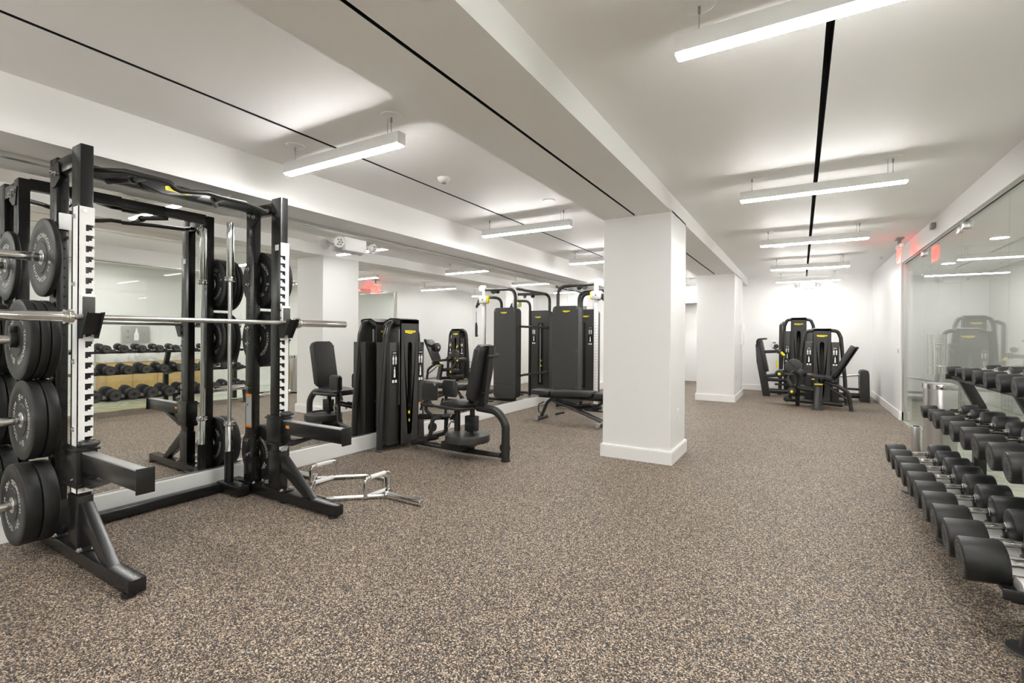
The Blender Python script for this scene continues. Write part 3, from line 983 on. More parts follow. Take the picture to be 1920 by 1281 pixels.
# ================================================================== DUMBBELLS AND THEIR RACK
PIT = .231
YD0 = 2.63
tiers = [  # centre x, z, pitch start, diameters near to far
    (.765, .325, [.168, .168, .166, .160, .156, .152, .150, .148, .146, .140]),
    (.945, .665, [.136, .134, .132, .130, .126, .122, .118, .114, .086, .086]),
    (1.075, .975, [.112, .110, .108, .104, .100, .096, .088, .084, .062, .060])]
dr = thing('dumbbell_rack', 'long black three tier dumbbell rack in front of the glass wall', 'dumbbell rack', (.95, 3.67, 0))
OX, OY = .95, 3.67
TILT = R_(5)
for ti, (xc, zc, _) in enumerate(tiers):
    b = bm_()
    for dx in (-.075, .075):
        dz = dx * math.tan(TILT)
        y0, y1 = YD0 - .17 - OY, YD0 + 9 * PIT + .17 - OY
        zt = zc - (.045 if ti == 0 else .036) + dz
        box(b, xc + dx - .022 - OX, xc + dx + .022 - OX, y0, y1, zt - .042, zt - .018, bev=.004)
    for e in (YD0 - .17 - OY, YD0 + 9 * PIT + .17 - OY):
        box(b, xc - .12 - OX, xc + .12 - OX, e - .006, e + .006, zc - .085, zc - .045, bev=.003)
    sh = obj('shelf', b, 'black', dr)
    b = bm_()
    for k in range(11):
        y = YD0 + (k - .5) * PIT - OY
        w_ = .042 if ti == 0 else .022
        top = zc - (.024 if ti == 0 else .022)
        prism(b, [(y - w_ - .016, top - .045), (y - w_, top - .004), (y - w_ * .6, top), (y + w_ * .6, top), (y + w_, top - .004), (y + w_ + .016, top - .045)], 'x', xc - .062 - OX, xc + .062 - OX, bev=.002)
    obj_each('saddle', b, 'tray' if ti == 0 else 'char', sh)
    b = bm_()
    for k in range(10):
        y = YD0 + k * PIT - OY
        for dx in (-.075, .075):
            zt = zc - (.036) + dx * math.tan(TILT)
            prism(b, [(y - .055, zt + .0), (y - .035, zt - .03), (y + .035, zt - .03), (y + .055, zt + .0), (y + .052, zt - .024), (y + .03, zt - .045), (y - .03, zt - .045), (y - .052, zt - .024)], 'x', xc + dx - .015 - OX, xc + dx + .015 - OX)
    obj_each('saddle_cup', b, 'rubber', sh)
for y in (2.60, 3.72, 4.82):
    yy = y - OY
    b = bm_()
    up = fillet([(1.135 - OX, 0, .03), (1.135 - OX, 0, .70), (1.03 - OX, 0, .93)], .1, 6)
    for y1_, y2_ in ((yy - .03, yy + .03),):
        L_ = [(p.x - .035, p.z) for p in up]; Rr = [(p.x + .035, p.z) for p in up]
        prism(b, L_ + Rr[::-1], 'y', y1_, y2_, bev=.008)
    fr = obj('side_frame', b, 'char', dr)
    b = bm_()
    prism(b, [(1.13 - OX, .20), (.72 - OX, .235), (.72 - OX, .275), (1.13 - OX, .29)], 'y', yy - .025, yy + .025, bev=.006)
    prism(b, [(1.12 - OX, .52), (.86 - OX, .575), (.86 - OX, .615), (1.12 - OX, .60)], 'y', yy - .025, yy + .025, bev=.006)
    obj_each('cross_arm', b, 'char', fr)
    b = bm_()
    tube(b, [(.76 - OX, yy, .006), (.815 - OX, yy, .25)], .032, seg=18, sx=1.2)
    lathe(b, [(0, 0), (.075, 0), (.078, .004), (.074, .010), (.05, .012), (0, .012)], (.765 - OX, yy, 0), (0, 0, 1), 24)
    obj('foot', b, 'char', fr)
    b = bm_(); lathe(b, [(0, 0), (.07, 0), (.07, .012), (0, .014)], (1.135 - OX, yy, 0), (0, 0, 1), 20)
    obj('foot', b, 'char', fr)


def dumbbell(D, label, loc, ang):
    t = thing('dumbbell', label, 'dumbbell', loc, 0, 'dumbbells on the three tier rack')
    t.rotation_euler = (0, -TILT, ang)
    r = D / 2
    hl = .045 + D * .55
    hh = .066
    b = bm_()
    lathe(b, [(0, -hh), (.012, -hh), (.0165, -.045), (.0145, -.035), (.0165, -.012), (.0168, .012), (.0145, .035), (.0165, .045), (.012, hh), (0, hh)], (0, 0, 0), (1, 0, 0), 18)
    obj('handle', b, 'chrome', t)
    b = bm_()
    for s_ in (-1, 1):
        cyl(b, (s_ * (hh - .012), 0, 0), (s_ * (hh + .002), 0, 0), .021, seg=18)
    obj_each('ring', b, 'chrome', t)
    for s_ in (-1, 1):
        b = bm_()
        c = r * .10
        lathe(b, [(0, 0), (r * .80, 0), (r * .93, .004), (r, .014), (r, hl - c * 1.2), (r - c * .4, hl - c * .35), (r - c * 1.1, hl), (r * .80, hl), (r * .79, hl - .002), (0, hl - .002)], (s_ * hh, 0, 0), (s_, 0, 0), 40)
        h = obj('head', b, 'rubber', t)
        b = bm_()
        x = s_ * (hh + hl - .001)
        m_ = face_mtx((x, 0, 0), (0, -s_ * -1.0, 0), (0, 0, 1)) if s_ > 0 else face_mtx((x, 0, 0), (0, -1, 0), (0, 0, 1))
        text_ring(b, 'TECHNOGYM', r * .26, r * .58, 90, m_)
        text_ring(b, 'TECHNOGYM', r * .26, r * .58, 270, m_)
        for rr in (.36, .76):
            ring = bmesh.new()
            k = 30
            vi = [ring.verts.new((x, r * rr * math.cos(2 * PI * i / k), r * rr * math.sin(2 * PI * i / k))) for i in range(k)]
            vo = [ring.verts.new((x, r * (rr + .03) * math.cos(2 * PI * i / k), r * (rr + .03) * math.sin(2 * PI * i / k))) for i in range(k)]
            for i in range(k): ring.faces.new((vi[i], vi[(i + 1) % k], vo[(i + 1) % k], vo[i]))
            merge(b, ring)
        obj('end_print', b, 'grey', h, smooth=False)
    return t


ords = ['nearest', 'second', 'third', 'fourth', 'fifth', 'sixth', 'seventh', 'eighth', 'ninth', 'farthest']
tn = ['bottom', 'middle', 'top']
dcache = {}
for ti, (xc, zc, ds) in enumerate(tiers):
    for k, D in enumerate(ds):
        size = ['large', 'medium', 'small'][ti]
        where = ords[k] + (' from the camera end' if 0 < k < 9 else ' of its row')
        lab = '%s black rubber dumbbell on the %s tier of the rack, %s' % (size, tn[ti], where)
        ang = random.uniform(-.03, .03)
        loc = (xc, YD0 + k * PIT, zc)
        if D not in dcache:
            dcache[D] = dumbbell(D, lab, loc, ang)
        else:
            q = copy_tree(dcache[D], loc, lab, rot=(0, -TILT, ang))

# second rack module whose foot shows at the frame corner
t = thing('storage_rack_foot', 'charcoal steel bracket foot on the floor at the bottom right corner', 'equipment foot', (.82, 2.26, 0))
b = bm_(); prism(b, [(-.14, -.11), (.20, -.11), (.20, .10), (-.14, .10), (-.155, .09), (-.155, -.10)], 'z', .012, .062, bev=.005); obj('bracket', b, 'char', t)
b = bm_()
for y in (-.06, .05):
    lathe(b, [(0, 0), (.010, 0), (.010, .0015), (0, .0015)], (-.105, y, .0615), (0, 0, 1), 12)
cyl(b, (-.1555, 0, .035), (-.157, 0, .035), .009, seg=12)
obj_each('bolt_hole', b, 'dark', t)
b = bm_(); box(b, -.12, .17, -.09, .08, 0, .012, bev=.003); obj('rubber_pad', b, 'rubber', t)
b = bm_(); box(b, .10, .17, -.04, .03, .06, .24, bev=.006); obj('post', b, 'char', t)

# ------------------------------------------------ steel bin by the doors
t = thing('waste_bin', 'tall stainless steel half-round bin by the glass doors, behind the dumbbells', 'bin', (1.13, 6.10, 0))
def halfround(rx, ry, n=22):
    return [(.12, -ry)] + [(.02 - rx * math.sin(PI * k / n), -ry * math.cos(PI * k / n)) for k in range(n + 1)] + [(.12, ry)]
b = bm_(); prism(b, halfround(.12, .17), 'z', .03, .72, bev=.002); bd = obj('body', b, 'steel', t)
b = bm_(); prism(b, halfround(.127, .178), 'z', .72, .765, bev=.004); obj('lid_rim', b, 'chrome', t)
b = bm_(); prism(b, halfround(.10, .15), 'z', 0, .03); obj('plinth', b, 'dark', t)
b = bm_(); prism(b, halfround(.08, .12), 'z', .764, .768); obj('opening', b, 'grey', t)
b = bm_()
box(b, -.1015, -.09, -.003, .003, .05, .71)
obj('seam', b, 'grey', bd)
t = thing('wipe_dispenser', 'low steel wipe dispenser with dark slot beside the tall bin', 'dispenser', (1.03, 6.42, 0))
b = bm_(); prism(b, rrect(.08, .12, .03), 'z', 0, .29, bev=.003); obj('body', b, 'steel', t)
b = bm_(); prism(b, rrect(.055, .085, .02), 'z', .286, .2925); obj('slot', b, 'dark', t)

# ================================================================== SELECTION MACHINES
def logo(parent, o, right, w_=.17):
    r = Vector(right).normalized(); u = Vector((0, 0, 1)); n_ = r.cross(u)
    b = bm_()
    h = w_ * .21
    out = []
    for px, pz in ((-.5, .5), (-.1, .5), (.5, .42), (.47, -.1), (.2, -.2), (.15, -.5), (-.18, -.5), (-.2, -.28), (-.45, -.28)):
        out.append(Vector(o) + r * px * w_ + u * pz * h)
    f = [b.verts.new(p + n_ * .004) for p in out]; g = [b.verts.new(p) for p in out]
    b.faces.new(f); b.faces.new(g[::-1])
    for i in range(len(f)):
        b.faces.new((f[i], g[i], g[(i + 1) % len(f)], f[(i + 1) % len(f)]))
    bmesh.ops.triangulate(b, faces=[x for x in b.faces if len(x.verts) > 4])
    lg = obj('logo_plate', b, 'yellow', parent, smooth=False)
    b = bm_(); text_flat(b, 'TECHNOGYM', w_ * .125, face_mtx(Vector(o) + n_ * .0048 + u * h * .1, r, u)); obj('lettering', b, 'darktext', lg, smooth=False)


def placard(parent, x, y, z, legs=False):
    """instruction print, faces -y"""
    b = bm_(); box(b, x - .042, x + .042, y - .002, y, z - .17, z + .17, bev=.001); p = obj('instruction_placard', b, 'black', parent)
    b = bm_()
    def q(cx, cz, w_, h, r=.003): prism(b, rrect(w_, h, min(r, w_ / 2.1, h / 2.1), 3, x + cx, z + cz), 'y', y - .0032, y - .0018)
    q(0, .15, .05, .005, .001)
    for cx in (-.019, .019):          # two muscle figures
        q(cx, .118, .009, .012, .004); q(cx, .09, .02, .035, .006); q(cx - .005, .052, .007, .04, .002); q(cx + .005, .052, .007, .04, .002)
    q(0, -.005, .011, .014, .005); q(0, -.042, .018, .05, .007); q(0, -.085, .024, .04, .004)
    q(-.02, -.145, .028, .03, .003); q(.02, -.145, .028, .03, .003)
    obj('print', b, 'letter', p, smooth=False)


def tower(root, H=1.36, W=.58, shroud=1.12, back=.13, drop=0, xo=0.0):
    """weight stack tower: front faces local -y"""
    b = bm_()
    w_ = W / 2
    pts = [(-w_, 0, .012), (-w_ + .02, 0, .45), (-w_ + .085, 0, H - .16), (-w_ + .13, 0, H - .04), (-.12, 0, H - .03), (.12, 0, H - .03), (w_ - .13, 0, H - .04), (w_ - .085, 0, H - .16), (w_ - .02, 0, .45), (w_, 0, .012)]
    tube(b, pts, .031, seg=16, fil=.10, sx=1.15)
    fr = obj('arch_frame', b, 'char', root)
    b = bm_()
    for s_ in (-1, 1):
        lathe(b, [(0, 0), (.042, 0), (.042, .012), (.036, .016), (0, .016)], (s_ * w_ + xo, 0, 0), (0, 0, 1), 20)
    obj_each('foot_cap', b, 'rubber2', fr)
    b = bm_()
    tube(b, [(-w_ + xo, 0, .07), (w_ + xo, 0, .07)], .026, seg=12)
    obj('base_rail', b, 'char', fr)
    # side covers
    for s_ in (-1, 1):
        b = bm_()
        x0, x1 = sorted((s_ * .135 + xo, s_ * .262))
        prism(b, [(x0, .06), (x1, .06), (x1, shroud), (x0, shroud)], 'y', -.085, back - .02, bev=.008)
        sc_ = obj('side_cover', b, 'shroud', root)
        placard(sc_, (x0 + x1) / 2, -.0855, .86)
    # centre hood with slot, two halves
    b = bm_()
    hw = .138
    sl0, sl1, sw = .17, shroud - .03, .034
    for s_ in (-1, 1):
        arc = [(s_ * sw * math.cos(R_(a)), sl1 + sw * math.sin(R_(a))) for a in (0, 22, 45, 68, 90)]
        arc2 = [(s_ * sw * math.cos(R_(a)), sl0 - sw * math.sin(R_(a))) for a in (90, 68, 45, 22, 0)]
        o_ = [(0, .05), (s_ * hw, .05), (s_ * hw, H - .03), (s_ * hw * .8, H - .008), (0, H)] + arc[::-1] + arc2[::-1][::-1][::-1]
        o_ = [(0, .05), (s_ * hw, .05), (s_ * hw, H - .03), (s_ * hw * .8, H - .008), (0, H)] + arc[::-1] + arc2[::-1]
        prism(b, [(p[0] + xo, p[1]) for p in o_], 'y', -.115, -.103)
    prism(b, [(-.115, .05), (-.115, H - .001), (-.08, H + .012), (.04, H + .016), (back, H - .02), (back, H - .07), (.05, H - .045), (-.103, H - .05), (-.103, .05)], 'x', -hw + xo, -hw + .008 + xo)
    prism(b, [(-.115, .05), (-.115, H - .001), (-.08, H + .012), (.04, H + .016), (back, H - .02), (back, H - .07), (.05, H - .045), (-.103, H - .05), (-.103, .05)], 'x', hw - .008 + xo, hw + xo)
    # hood top skin
    sk = [(-.115, H), (-.08, H + .012), (.04, H + .016), (back, H - .02)]
    for a, c in zip(sk, sk[1:]):
        prism(b, [(a[0], a[1]), (c[0], c[1]), (c[0], c[1] - .012), (a[0], a[1] - .012)], 'x', -hw + xo, hw + xo)
    box(b, -hw + xo, hw + xo, -.115, -.103, H - .04, H)
    hd = obj('front_hood', b, 'shroud', root)
    logo(hd, (xo, -.1155, H - .13), (1, 0, 0), .165)
    # back cover
    b = bm_()
    prism(b, [(-hw, .05), (hw, .05), (hw, H - .05), (-hw, H - .05)], 'y', back - .004, back + .012, bev=.004)
    bc = obj('back_cover', b, 'shroud', root)
    logo(bc, (0, back + .0125, H - .13), (-1, 0, 0), .165)
    # weight stack, rods, pins
    b = bm_(); n_ = 14
    for k in range(n_):
        box(b, -.09 + xo, .09 + xo, -.07, .05, .09 + k * .026, .09 + k * .026 + .023, bev=.002)
    st = obj('weight_stack', b, 'dark', root)
    b = bm_()
    for s_ in (-.05, .05): cyl(b, (s_ + xo, -.01, .07), (s_ + xo, -.01, H - .1), .009, seg=10)
    obj_each('guide_rod', b, 'steel', st)
    b = bm_()
    for z in (.285, .37):
        cyl(b, (xo, -.11, z), (xo, -.07, z), .017, seg=16, bev=.003)
        box(b, xo - .022, xo - .004, -.112, -.1, z - .006, z + .006, bev=.002)
    obj('selector_pin', b, 'yellow', st)
    b = bm_()
    box(b, .17 + xo, .23 + xo, -.0875, -.085, .30, .45, bev=.001)
    wl_ = obj('warning_label', b, 'paper', root)
    b = bm_(); box(b, .17 + xo, .23 + xo, -.089, -.087, .435, .455); obj('orange_band', b, 'orange', wl_)
    return fr


def cushion(bm, w_, d, h, r, mtx):
    t = bmesh.new()
    prism(t, rrect(w_, d, r, 5), 'z', -h / 2, h / 2, bev=min(h * .42, .022))
    merge(bm, t, mtx)


def TR(loc, rx=0, ry=0, rz=0):
    return Matrix.Translation(loc) @ Matrix.Rotation(rz, 4, 'Z') @ Matrix.Rotation(ry, 4, 'Y') @ Matrix.Rotation(rx, 4, 'X')


# ---------- hip adduction machine against the mirror (front towards +x of the room)
hm = thing('hip_machine', 'black seated hip abduction machine with its tower against the mirror', 'weight machine', (-3.705, 3.87, 0), R_(90))
tower(hm, W=.64)
TOWER_KIDS = set(o.name for o in bpy.data.objects)
b = bm_()
tube(b, [(.04, -.02, .055), (.04, -.7, .045), (.05, -1.14, .05)], .026, seg=12, sx=1.4)
tube(b, [(.05, -1.19, .01), (.05, -1.19, .36), (.05, -1.09, .475), (.05, -.86, .49)], .033, seg=16, fil=.16, sx=1.3)
sf = obj('seat_frame', b, 'char', hm)
b = bm_(); lathe(b, [(0, 0), (.045, 0), (.045, .012), (0, .016)], (.05, -1.19, 0), (0, 0, 1), 20); cyl(b, (.09, -1.15, .11), (.125, -1.15, .11), .055, seg=24, bev=.006); obj('wheel', b, 'rubber', sf)
b = bm_()
tube(b, [(.04, -.62, .05), (.04, -.62, .45)], .032, seg=14); tube(b, [(.05, -.80, .05), (.05, -.80, .48)], .026, seg=12)
box(b, .0, .08, -.86, -.74, .25, .40, bev=.006)
tube(b, [(.04, -.12, .33), (.04, -.62, .37)], .03, seg=12)
obj('seat_post', b, 'black', sf)
b = bm_(); cushion(b, .33, .36, .055, .10, TR((.05, -.66, .515), R_(-4)))
obj('seat', b, 'vinyl', hm)
b = bm_(); box(b, -.13, .22, -.83, -.5, .465, .492, bev=.01); obj('seat_base', b, 'black', hm)
b = bm_(); cushion(b, .30, .56, .07, .05, TR((.05, -.905, .83), R_(90 + 12)))
br = obj('backrest', b, 'vinyl', hm)
b = bm_()
prism(b, [(-.955, .50), (-.895, .50), (-1.005, 1.10), (-1.04, 1.10)], 'x', .01, .09, bev=.006)
for z, y in ((.64, -.955), (1.0, -1.02)):
    cyl(b, (-.02, y, z), (.12, y, z), .018, seg=12)
    box(b, .05, .17, y - .015, y + .02, z - .02, z + .025, bev=.006)
obj('back_support', b, 'black', br)
KP = -.42
for x in (-.15, .17):
    b = bm_(); cushion(b, .055, .17, .17, .02, TR((x, KP, .635), 0, 0, R_(6 if x < 0 else -6)))
    prism(b, [(KP - .085, .56), (KP + .085, .56), (KP + .085, .70), (KP + .06, .725), (KP - .06, .725), (KP - .085, .70)], 'x', x - .03, x + .03, bev=.012)
    kp = obj('knee_pad', b, 'vinyl', hm)
    b = bm_()
    tube(b, [(x, -.37, .57), (x, -.37, .44), (x * .6, -.42, .37)], .018, seg=10, fil=.04)
    tube(b, [(x, -.33, .53), (x, -.30, .44)], .012, seg=8)
    obj('pad_bracket', b, 'char', kp)
    b = bm_()
    s_ = -1 if x < 0 else 1
    tube(b, [(x + s_ * .03, -.34, .505), (x + s_ * .05, -.60, .50), (x + s_ * .03, -.80, .49), (.05, -.86, .48)], .014, seg=10, fil=.06)
    hl_ = obj('hand_rail', b, 'char', hm)
    b = bm_(); cyl(b, (x + s_ * .03, -.335, .506), (x + s_ * .042, -.50, .503), .019, seg=14, bev=.004); obj('grip', b, 'rubber', hl_)
    b = bm_()
    tube(b, [(x * .5, -.50, .37), (x * .5 + s_ * .03, -.42, .36), (x * .6 + s_ * .03, -.40, .17), (x * .6, -.22, .11)], .022, seg=12, fil=.07)
    fb = obj('leg_lever', b, 'char', hm)
    b = bm_(); cyl(b, (x * .6, -.31, .125), (x * .55, -.12, .075), .03, seg=16, bev=.004); obj('foot_rest', b, 'rubber', fb)
b = bm_()
half = [(.22 * math.cos(a * PI / 18 - .2), .22 * math.sin(a * PI / 18 - .2)) for a in range(0, 36)]
prism(b, [(p[0] - .03, p[1] - .80) for p in half], 'z', .165, .235, bev=.008)
cv = obj('cam_cover', b, 'shroud', hm)
b = bm_(); box(b, -.20, .10, -.83, -.60, .09, .17, bev=.01); tube(b, [(-.10, -.92, .25), (.0, -.86, .26), (.02, -.76, .25)], .012, seg=8); obj('cam_lever', b, 'black', cv)
b = bm_()
cyl(b, (.335, -.06, 1.06), (.335, -.12, 1.06), .052, seg=28, bev=.006)
tube(b, [(.335, -.06, 1.06), (.27, 0.0, 1.10), (.25, .0, 1.15)], .014, seg=8)
cyl(b, (.30, -.05, .17), (.30, -.10, .17), .05, seg=24, bev=.006)
pl = obj_each('pulley', b, 'black', hm)[0]
b = bm_(); cyl(b, (.335, -.121, 1.06), (.335, -.127, 1.06), .012, seg=12); obj('pulley_hub', b, 'steel', pl)
b = bm_()
for x, y, z in ((.02, -.57, .40), (-.03, -.60, .34), (.10, -.56, .36)):
    tube(b, [(x, y, z), (x - .01, y + .03, z - .05)], .009, seg=8); lathe(b, [(0, -.014), (.013, -.008), (.015, 0), (.013, .008), (0, .014)], (x - .01, y + .03, z - .055), (0, 0, 1), 10)
obj('adjust_knob', b, 'chrome', hm)

for o in bpy.data.objects:
    if o.parent == hm and o.name not in TOWER_KIDS:
        o.location = (0, -.105, 0)

# ---------- leg extension machine in front of the far wall
M3 = (.33, 10.38, 0)
le = thing('leg_extension_machine', 'black leg extension machine with round side disc, standing in front at the far wall', 'weight machine', M3)
tower(le, W=.74)
def L3(x, y, z): return (x - M3[0], y - M3[1], z)
b = bm_(); tube(b, [L3(.24, 9.47, .0), L3(.265, 9.62, .44)], .062, seg=20, sx=1.1); lathe(b, [(0, 0), (.085, 0), (.08, .014), (0, .014)], L3(.24, 9.47, 0), (0, 0, 1), 24); ped = obj('pedestal', b, 'char', le)
b = bm_()
box(b, -.12, .0, -.75, -.08, .06, .12, bev=.01)
tube(b, [L3(-.04, 9.72, .33), L3(.24, 9.66, .30)], .045, seg=14)
tube(b, [L3(-.04, 9.9, .01), L3(-.04, 9.78, .25), L3(-.04, 9.70, .56)], .034, seg=14, fil=.1)
tube(b, [L3(.62, 9.9, .06), L3(-.2, 9.95, .09)], .034, seg=12)
obj('base_frame', b, 'char', le)
b = bm_(); cushion(b, .38, .34, .055, .09, TR(L3(.27, 9.62, .545), 0, R_(7))); obj('seat', b, 'vinyl', le)
b = bm_(); cushion(b, .60, .32, .055, .05, TR(L3(.60, 9.66, .80), 0, R_(-62))); bk = obj('backrest', b, 'vinyl', le)
b = bm_(); 
for yy in (9.56, 9.74):
    tube(b, [L3(.49, yy, .48), L3(.80, yy, 1.05)], .016, seg=8, sx=1.3)
box(b, .43 - M3[0], .53 - M3[0], 9.54 - M3[1], 9.76 - M3[1], .44, .50, bev=.01)
obj('back_support', b, 'black', bk)
b = bm_()
tube(b, [L3(.35, 9.6, .47), L3(.54, 9.58, .40), L3(.68, 9.57, .30), L3(.715, 9.57, .012)], .030, seg=14, fil=.14)
tube(b, [L3(.30, 9.6, .46), L3(.50, 9.58, .30), L3(.69, 9.57, .17)], .014, seg=8)
sp = obj('rear_leg', b, 'char', le)
b = bm_(); lathe(b, [(0, 0), (.045, 0), (.045, .012), (0, .016)], L3(.715, 9.57, 0), (0, 0, 1), 20); obj('foot_cap', b, 'rubber2', sp)
b = bm_(); cyl(b, L3(-.10, 9.70, .69), L3(-.10, 9.78, .69), .135, seg=40, bev=.015); tube(b, [L3(-.10, 9.76, .69), L3(-.02, 9.8, .52)], .05, seg=12)
obj('side_disc', b, 'shroud2', le)
b = bm_(); cushion(b, .15, .12, .10, .045, TR(L3(.02, 9.64, .60), 0, R_(35))); obj('thigh_pad', b, 'vinyl', le)
b = bm_()
tube(b, [L3(-.10, 9.72, .62), L3(-.20, 9.66, .50), L3(-.13, 9.6, .38), L3(-.12, 9.62, .29)], .034, seg=12, fil=.08)
tube(b, [L3(-.10, 9.68, .55), L3(-.31, 9.62, .57)], .022, seg=10)
lv = obj('swing_lever', b, 'char', le)
for x, y, z, r in ((-.315, 9.55, .565, .068), (-.125, 9.52, .275, .068), (-.20, 9.60, .14, .055)):
    b = bm_(); cyl(b, L3(x, y, z), L3(x + .02, y + .34, z), r, seg=24, bev=.018); ro = obj('roller_pad', b, 'rubber', lv)
    if r > .06:
        b = bm_(); cyl(b, L3(x, y - .012, z), L3(x, y + .004, z), .024, seg=14, bev=.004); obj('end_knob', b, 'yellow', ro)
b = bm_()
tube(b, [L3(-.42, 9.62, 1.02), L3(-.30, 9.6, .95), L3(-.08, 9.64, .69)], .012, seg=8)
obj('range_lever', b, 'char', le)
b = bm_(); cyl(b, L3(-.29, 9.6, .945), L3(-.24, 9.61, .885), .018, seg=10); box(b, .20 - M3[0], .32 - M3[0], 9.46 - M3[1], 9.49 - M3[1], .415, .435, bev=.006); box(b, .16 - M3[0], .20 - M3[0], 9.45 - M3[1], 9.47 - M3[1], .50, .515, bev=.004); obj_each('yellow_handle', b, 'yellow', le)

# ---------- leg press behind it
M4 = (-.035, 11.55, 0)
lp4 = thing('leg_press_machine', 'tall black seated leg press with foot plate, rearmost at the far wall', 'weight machine', M4)
tower(lp4, H=1.60, W=.68, shroud=1.33, back=.15)
def L4(x, y, z): return (x - M4[0], y - M4[1], z)
b = bm_()
tube(b, [L4(-.60, 11.25, .10), L4(1.02, 11.25, .10)], .05, seg=14)
tube(b, [L4(-.45, 11.25, .24), L4(.98, 11.25, .22)], .022, seg=10)
tube(b, [L4(-.35, 11.3, .05), L4(-.35, 11.3, 1.45), L4(-.30, 11.45, 1.5)], .03, seg=12)
obj('base_frame', b, 'char', lp4)
b = bm_()
prism(b, [(-.66 - M4[0], 0), (-.53 - M4[0], 0), (-.64 - M4[0], .66), (-.72 - M4[0], 1.08), (-.80 - M4[0], 1.05), (-.78 - M4[0], .70)], 'y', -.42, -.18, bev=.012)
bs = obj('backrest_column', b, 'shroud', lp4)
b = bm_(); cushion(b, .66, .30, .07, .05, TR(L4(-.655, 11.25, .82), 0, R_(79))); obj('backrest', b, 'vinyl', lp4)
b = bm_(); cushion(b, .36, .30, .06, .08, TR(L4(-.46, 11.25, .42), 0, R_(-8))); obj('seat', b, 'vinyl', lp4)
b = bm_(); box(b, -.60 - M4[0], -.20 - M4[0], -.40, -.22, .30, .36, bev=.012); obj('seat_carriage', b, 'black', lp4)
b = bm_(); tube(b, [L4(-.77, 11.12, 1.0), L4(-.77, 11.12, 1.16), L4(-.60, 11.10, 1.17)], .017, seg=10, fil=.06); tube(b, [L4(-.77, 11.38, 1.0), L4(-.77, 11.38, 1.16), L4(-.60, 11.38, 1.17)], .017, seg=10, fil=.06)
obj_each('shoulder_handle', b, 'rubber', lp4)
b = bm_()
tube(b, [L4(-.66, 11.15, .90), L4(-.52, 11.12, .91), L4(-.38, 11.12, .92)], .032, seg=12)
cyl(b, L4(-.42, 11.06, 1.02), L4(-.42, 11.12, 1.02), .045, seg=20, bev=.008); cyl(b, L4(-.37, 11.04, .92), L4(-.37, 11.14, .92), .05, seg=20, bev=.008)
tube(b, [L4(-.33, 11.1, .88), L4(-.13, 11.1, .62)], .014, seg=8)
la = obj('lever_arm', b, 'char', lp4)
b = bm_(); cyl(b, L4(-.335, 11.09, .89), L4(-.29, 11.09, .84), .02, seg=10); cyl(b, L4(-.41, 11.05, .74), L4(-.40, 11.05, .60), .018, seg=10); obj_each('yellow_handle', b, 'yellow', la)
b = bm_()
prism(b, [(.965 - M4[0], 0), (1.11 - M4[0], 0), (1.10 - M4[0], .52), (1.085 - M4[0], .585), (1.03 - M4[0], .60), (.98 - M4[0], .59), (.955 - M4[0], .55), (.965 - M4[0], .10)], 'y', -.50, -.12, bev=.02)
fp = obj('foot_plate', b, 'shroud', lp4)
b = bm_(); tube(b, [L4(.33, 11.25, .40), L4(.98, 11.25, .50)], .018, seg=12); tube(b, [L4(.4, 11.35, .40), L4(.98, 11.35, .50)], .018, seg=12); obj_each('push_rod', b, 'steel', fp)

